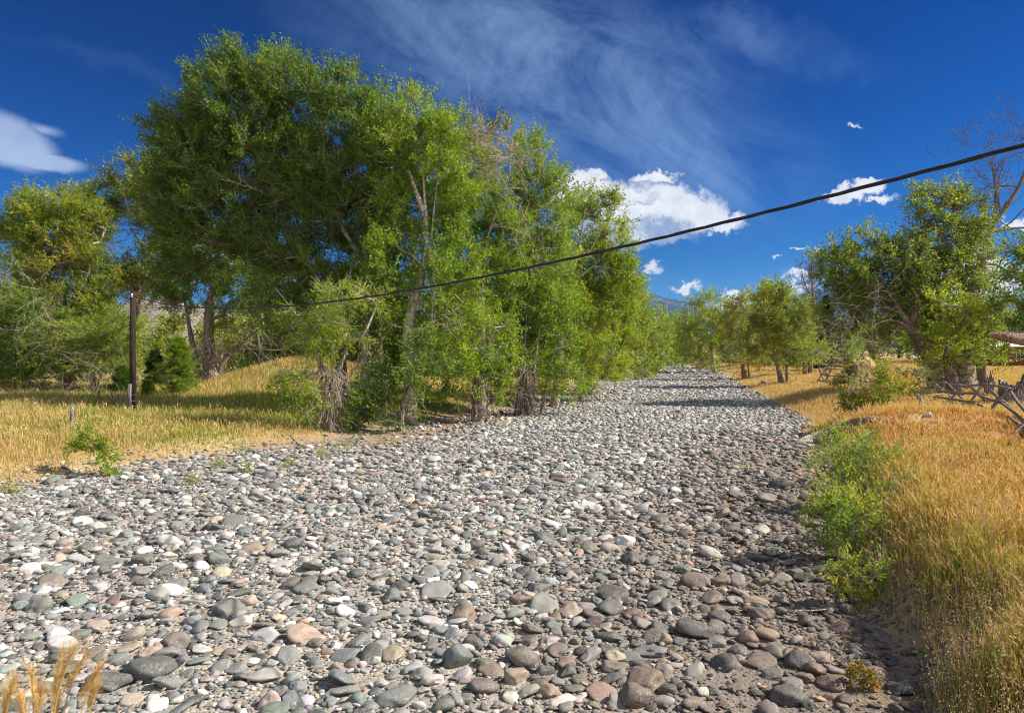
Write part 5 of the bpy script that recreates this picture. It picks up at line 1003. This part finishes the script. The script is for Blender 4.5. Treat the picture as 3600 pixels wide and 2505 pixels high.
log_obj("deadwood", "pale gnarled deadwood standing right of the orange leaved shrub", [gz_at(3262, 1468, .0), PX(3248, 1440, 25.5), PX(3236, 1410, 25.5), PX(3226, 1385, 25.5)], [.12, .10, .08, .05], M_dead, "deadwood", 9, lump=.25, ridges=3)
log_obj("fallen_branch", "pale thin curved branch lying left of the gnarled deadwood", [PX(3330, 1388, 27), PX(3290, 1384, 27), PX(3250, 1395, 27), PX(3215, 1390, 27)], [.04, .03, .025, .01], M_dead, "branch", 10, 6)
def stump(label, base, wpx, top_py, spike=None, seed=1):
    g = G(*base); d = g[1]; R_ = wpx / F * d / 2; H_ = (base[1] - top_py) / F * d; rg = NP(seed); n = 40; m = 9; a = np.arange(n) * 2 * np.pi / n
    ridge = 1 + .06 * np.sin(9 * a + 1) + .05 * np.sin(15 * a) + .03 * rg.randn(n); topz = H_ * (.86 + .10 * rg.randn(n) * .6 + .08 * np.sin(2 * a + seed))
    if spike is not None: topz += H_ * .42 * np.exp(-((np.angle(np.exp(1j * (a - spike)))) / .28) ** 2)
    V_ = []
    for k in range(m): t = k / (m - 1); V_.append(np.stack([np.cos(a) * R_ * ridge * (1 + .3 * (1 - t) ** 3), np.sin(a) * R_ * ridge * (1 + .3 * (1 - t) ** 3), -.05 + (topz + .05) * t], 1))
    for k, (rr_, dz) in enumerate(((.86, 0.0), (.72, -.30), (.3, -.42))): V_.append(np.stack([np.cos(a) * R_ * ridge * rr_, np.sin(a) * R_ * ridge * rr_, np.maximum(topz + dz * H_, .05)], 1))
    V_ = np.concatenate(V_); i = np.arange(n); j = (i + 1) % n; F4 = np.concatenate([np.stack([i + k * n, j + k * n, j + (k + 1) * n, i + (k + 1) * n], 1) for k in range(m + 2)])
    b_ = Buf(); b_.add(V_, F4); o = b_.obj("tree_stump", bark_mat("stump_bark", (.07, .055, .045), (.42, .34, .28), 7, .9, .10), None, False); o.location = tuple(g); tag(o, label, "stump", "broken stumps on the right bank")
stump("wide hollow grey stump with a pale spike at the right edge behind the fence", (3560, 1412), 76, 1335, -0.35, 3)
stump("narrow jagged stump spike left of the wide hollow stump", (3482, 1392), 30, 1325, 0.8, 5)
stump("small grey stump right of the round bush", (3009, 1312), 22, 1278, 2.5, 6)
stump("leaning brown stump left of the collapsed pole fence", (2872, 1298), 20, 1268, 1.0, 8)
stump("dark brown broken trunk stump just right of the leaning brown one", (2902, 1298), 22, 1262, 2.0, 9)
STK = [("white forked fallen branch at the foot of the drooping willow", [(990, 1515), (1020, 1530), (1045, 1560), (1110, 1590)], .022), ("straight pale stick on the cobbles below the white branch", [(1040, 1606), (1070, 1592), (1100, 1585)], .03), ("long pale twig on the stony bank below the grove", [(1520, 1572), (1545, 1550), (1555, 1528)], .022),
       ("white stick lying on brown stones near the right bank", [(2745, 2172), (2810, 2178), (2920, 2165)], .012), ("short bleached stick at the orange grass edge", [(3020, 2200), (3070, 2192), (3118, 2172)], .010), ("bleached stick half hidden in the far orange grass", [(3375, 1640), (3395, 1655), (3412, 1672)], .03), ("thin curved dry twig over the bottom right stones", [(2800, 2240), (2900, 2290), (2950, 2330), (3000, 2370)], .006),
       ("yellow straw lying on the lower left cobbles", [(300, 2300), (360, 2285), (440, 2250)], .006), ("thin pale twig between stones at the bottom centre", [(1560, 2285), (1600, 2268), (1640, 2262)], .005), ("fallen white twiggy branches on the right bank's grass edge", [(2530, 1300), (2570, 1308), (2600, 1318)], .06), ("dark log lying at the right edge of the far cobbles", [(2500, 1332), (2525, 1330), (2545, 1338)], .16),
       ("pale log resting in the shaded right meadow", [(2925, 1425), (2955, 1422), (2985, 1420)], .07), ("short pale log chunk in the grass before the two trunked cottonwood", [(2680, 1348), (2687, 1347), (2694, 1348)], .16), ("flat grey driftwood before the hollow under the grove", [(1340, 1478), (1400, 1474), (1460, 1462)], .04)]
for i, (lb, pts, r_) in enumerate(STK):
    P = [gz_at(a, b, r_ * .6 + (.06 if i in (3, 4, 6, 7, 8) else 0)) for a, b in pts]; log_obj("driftwood_stick", lb, P, [r_, r_ * .9, r_ * .5], M_dead if i != 10 else M_brown, "stick", 40 + i, 7 if r_ < .05 else 10, .08, "driftwood sticks and logs on the ground")
# root tangle and hollow bank below the grove
# ------------------------------------------------------------------ house and pickup
def box(buf, x0, x1, y0, y1, z0, z1):
    v = np.array([[x, y, z] for z in (z0, z1) for y in (y0, y1) for x in (x0, x1)], float); buf.add(v, np.array([[0, 2, 3, 1], [4, 5, 7, 6], [0, 1, 5, 4], [2, 6, 7, 3], [0, 4, 6, 2], [1, 3, 7, 5]]))
M_log = bark_mat("red_log_wall", (.09, .03, .022), (.22, .075, .05), 3, .4, 2.0); M_roof = plain("pale_metal_roof", (.42, .55, .47), .4, .2, .5, 2, .3); M_glass = plain("window_glass", (.02, .03, .04), .08); M_white = plain("white_paint", (.78, .78, .78), .3); M_rub = plain("tyre_rubber", (.02, .02, .02), .8)
g = np.array([(3485 - 1800) / F * 100, 100., 0]); g[2] = float(Hf(g[0], 100.)); hs_ = thing("log_house", g, "low reddish brown log house with pale green metal roof at the right edge", "house")
b_ = Buf(); [box(b_, 0, 15, i_ * .0, .3, .02 + k * .29, .30 + k * .29) for k in range(10) for i_ in (0,)]; box(b_, 0, .3, .301, 8, 0, 2.9); box(b_, 14.7, 15, .301, 8, 0, 2.9); box(b_, 0.301, 14.699, 7.7, 8, 0, 2.9); b_.obj('wall', M_log, hs_)
b_ = Buf(); b_.add(np.array([[-.6, -.9, 2.95], [15.6, -.9, 2.95], [15.6, 4, 4.6], [-.6, 4, 4.6], [15.6, 8.9, 2.95], [-.6, 8.9, 2.95], [-.6, -.9, 2.8], [15.6, -.9, 2.8], [15.6, 8.9, 2.8], [-.6, 8.9, 2.8]]), np.array([[0, 1, 2, 3], [3, 2, 4, 5], [0, 6, 7, 1], [5, 4, 8, 9], [6, 9, 8, 7]])); b_.add(np.array([[-.6, -.9, 2.8], [-.6, -.9, 2.95], [-.6, 4, 4.6], [-.6, 8.9, 2.95], [-.6, 8.9, 2.8]]), np.array([[0, 1, 2, 3, 4]]) if False else np.array([[0, 1, 2, 3]])); b_.obj('roof', M_roof, hs_)
for x_ in (3.6, 8.2, 12):
    b_ = Buf(); box(b_, x_, x_ + 1.3, -.05, -.002, 1.1, 2.2); fr = b_.obj('window', M_white, hs_); b_ = Buf(); box(b_, x_ + .08, x_ + .62, -.07, -.052, 1.18, 2.12); box(b_, x_ + .68, x_ + 1.22, -.07, -.052, 1.18, 2.12); b_.obj('pane', M_glass, fr)
b_ = Buf(); box(b_, 6.2, 7.2, -.05, -.002, .05, 2.1); b_.obj('door', M_brown, hs_)
g = np.array([(3232 - 1800) / F * 150, 150., 0]); g[2] = float(Hf(g[0], 150.)); tr = thing("pickup_truck", g, "white pickup truck parked under trees across the far right meadow", "pickup truck"); tr.rotation_euler[2] = R(12)
def prism(buf, prof, y0, y1):
    n = len(prof); v = np.array([[p[0], y0, p[1]] for p in prof] + [[p[0], y1, p[1]] for p in prof], float); i = np.arange(n); j = (i + 1) % n; buf.add(v, np.stack([i, j, j + n, i + n], 1)); c0 = v[:n].mean(0); c1 = v[n:].mean(0)
    buf.add(np.vstack([v[:n], c0]), np.stack([j, i, np.full(n, n)], 1)); buf.add(np.vstack([v[n:], c1]), np.stack([i, j, np.full(n, n)], 1))
b_ = Buf(); prism(b_, [(-2.7, .5), (2.6, .5), (2.7, .9), (2.6, 1.12), (.3, 1.15), (.28, .95), (-.2, 1.15), (-2.3, 1.02), (-2.65, .85)][::-1], -.95, .95); b_.obj('body', M_white, tr)
b_ = Buf(); prism(b_, [(-1.5, 1.1), (.25, 1.1), (.2, 1.75), (-.8, 1.78)][::-1], -.82, .82); cb = b_.obj('cab', M_white, tr)
b_ = Buf(); prism(b_, [(-1.25, 1.2), (.1, 1.2), (.08, 1.65), (-.78, 1.66)][::-1], -.84, .84); b_.obj('window', M_glass, cb)
for wx_ in (-1.75, 1.65):
    for wy_ in (-.9, .75):
        a_ = np.linspace(0, 2 * np.pi, 17)[:-1]; P = np.array([[wx_, wy_, .38], [wx_, wy_ + .2, .38]]); V_, F4, F3 = path_tube(P, [.38, .38], 16); b_ = Buf(); b_.add(V_, F4); b_.F.setdefault(3, []).append(F3); wh = b_.obj('wheel', M_rub, tr); V_, F4, F3 = path_tube(P + [[0, -.01, 0], [0, .01, 0]], [.2, .2], 12); b_ = Buf(); b_.add(V_, F4); b_.F.setdefault(3, []).append(F3); b_.obj('rim', M_metal, wh)
# ------------------------------------------------------------------ hills and mountains
def hill_mat(name, c1, c2, scale, lo, hi):
    m, t, b, out = mat(name); tcn = N(t, 'ShaderNodeTexCoord'); n = b.noise(tcn.outputs['Object'], scale, 8, .62, .3); n2 = b.noise(tcn.outputs['Object'], scale * 9, 5, .7)
    c = b.mix(b.ramp(b.m('ADD', b.m('MULTIPLY', n, .75), b.m('MULTIPLY', n2, .25)), lo, hi), c1 + (1,), c2 + (1,)); p = N(t, 'ShaderNodeBsdfPrincipled'); t.links.new(c, p.inputs['Base Color']); p.inputs['Roughness'].default_value = 1; p.inputs['Specular IOR Level'].default_value = 0; t.links.new(p.outputs[0], out.inputs[0]); return m
def ridge(name, prof, d, depth, m_, seed, rough, nx_=260, ny_=60, cat=None, label=None):
    pxs = np.array([p[0] for p in prof]); pys = np.array([p[1] for p in prof]); us = np.linspace(pxs[0], pxs[-1], nx_); v = np.linspace(0, 1, ny_); U_, V2 = np.meshgrid(us, v); rg = NP(seed)
    Yd = d + (V2 - .5) * depth; X_ = (U_ - 1800) / F * d; top_ = (HZ - np.interp(U_, pxs, pys)) / F * d + CAMH; sh = np.sin(np.pi * V2) ** .8; z = top_ * sh; nz = 0
    for o_ in range(5):
        k = 2.2 ** o_ / (depth * .5); a_, b2, c2, d2 = rg.rand(4) * 6.28; nz = nz + (1 - 2 * np.abs(np.sin(X_ * k * 2 + a_ + 1.3 * np.sin(Yd * k * 1.7 + b2)) * np.cos(Yd * k * 1.6 + c2 + np.sin(X_ * k + d2)))) / 1.9 ** o_
    z = z + nz * rough * sh * np.clip(1 - sh, 0.12, 1); i = np.arange(nx_ * ny_).reshape(ny_, nx_); Fq = np.stack([i[:-1, :-1], i[:-1, 1:], i[1:, 1:], i[1:, :-1]], -1).reshape(-1, 4)
    o = mesh_obj(name, np.stack([X_, Yd, z - 3], -1).reshape(-1, 3), Fq, m_, smooth=True); tag(o, kind='structure'); return o
ridge("mountains", [(-2200, 1120), (-600, 1060), (300, 1085), (1200, 1060), (1900, 1010), (2200, 1015), (2262, 1032), (2300, 1050), (2350, 1060), (2400, 1066), (2440, 1085), (2500, 1120), (2600, 1165), (2700, 1120), (2780, 1050), (2830, 1028), (2880, 1024), (2960, 1040), (3100, 1020), (3400, 1060), (3800, 1040), (5200, 1130)], 7000, 3600, hill_mat("haze_tinted_forested_mountain", (.03, .06, .10), (.17, .16, .17), .0011, .52, .64), 5, 90, 420, 90)  # forest base colour shifted to blue to stand in for distance haze
ridge("foothill", [(2200, 1215), (2300, 1120), (2350, 1102), (2390, 1112), (2440, 1150), (2500, 1185), (2620, 1215)], 5000, 1500, hill_mat("tan_foothill", (.06, .07, .04), (.34, .27, .20), .003, .42, .55), 8, 40, 120, 50)
ridge("bare_hill", [(-1800, 1150), (-600, 1090), (100, 1090), (480, 1075), (620, 1050), (760, 1090), (1000, 1140), (1400, 1180), (1900, 1210)], 1400, 900, hill_mat("bare_hill", (.13, .12, .10), (.27, .22, .19), .006, .35, .6), 9, 22, 200, 60)
# ------------------------------------------------------------------ haze
hb = Buf(); box(hb, -9000, 9000, -400, 9200, -6, 720); m = bpy.data.materials.new("haze"); m.use_nodes = True; t = m.node_tree; t.nodes.clear(); out = N(t, 'ShaderNodeOutputMaterial'); pv = N(t, 'ShaderNodeVolumePrincipled'); pv.inputs['Color'].default_value = (.30, .58, 1, 1); pv.inputs['Density'].default_value = HAZE; t.links.new(pv.outputs[0], out.inputs['Volume'])
if HAZE > 0: ho = hb.obj("haze", m); tag(ho, kind='stuff')
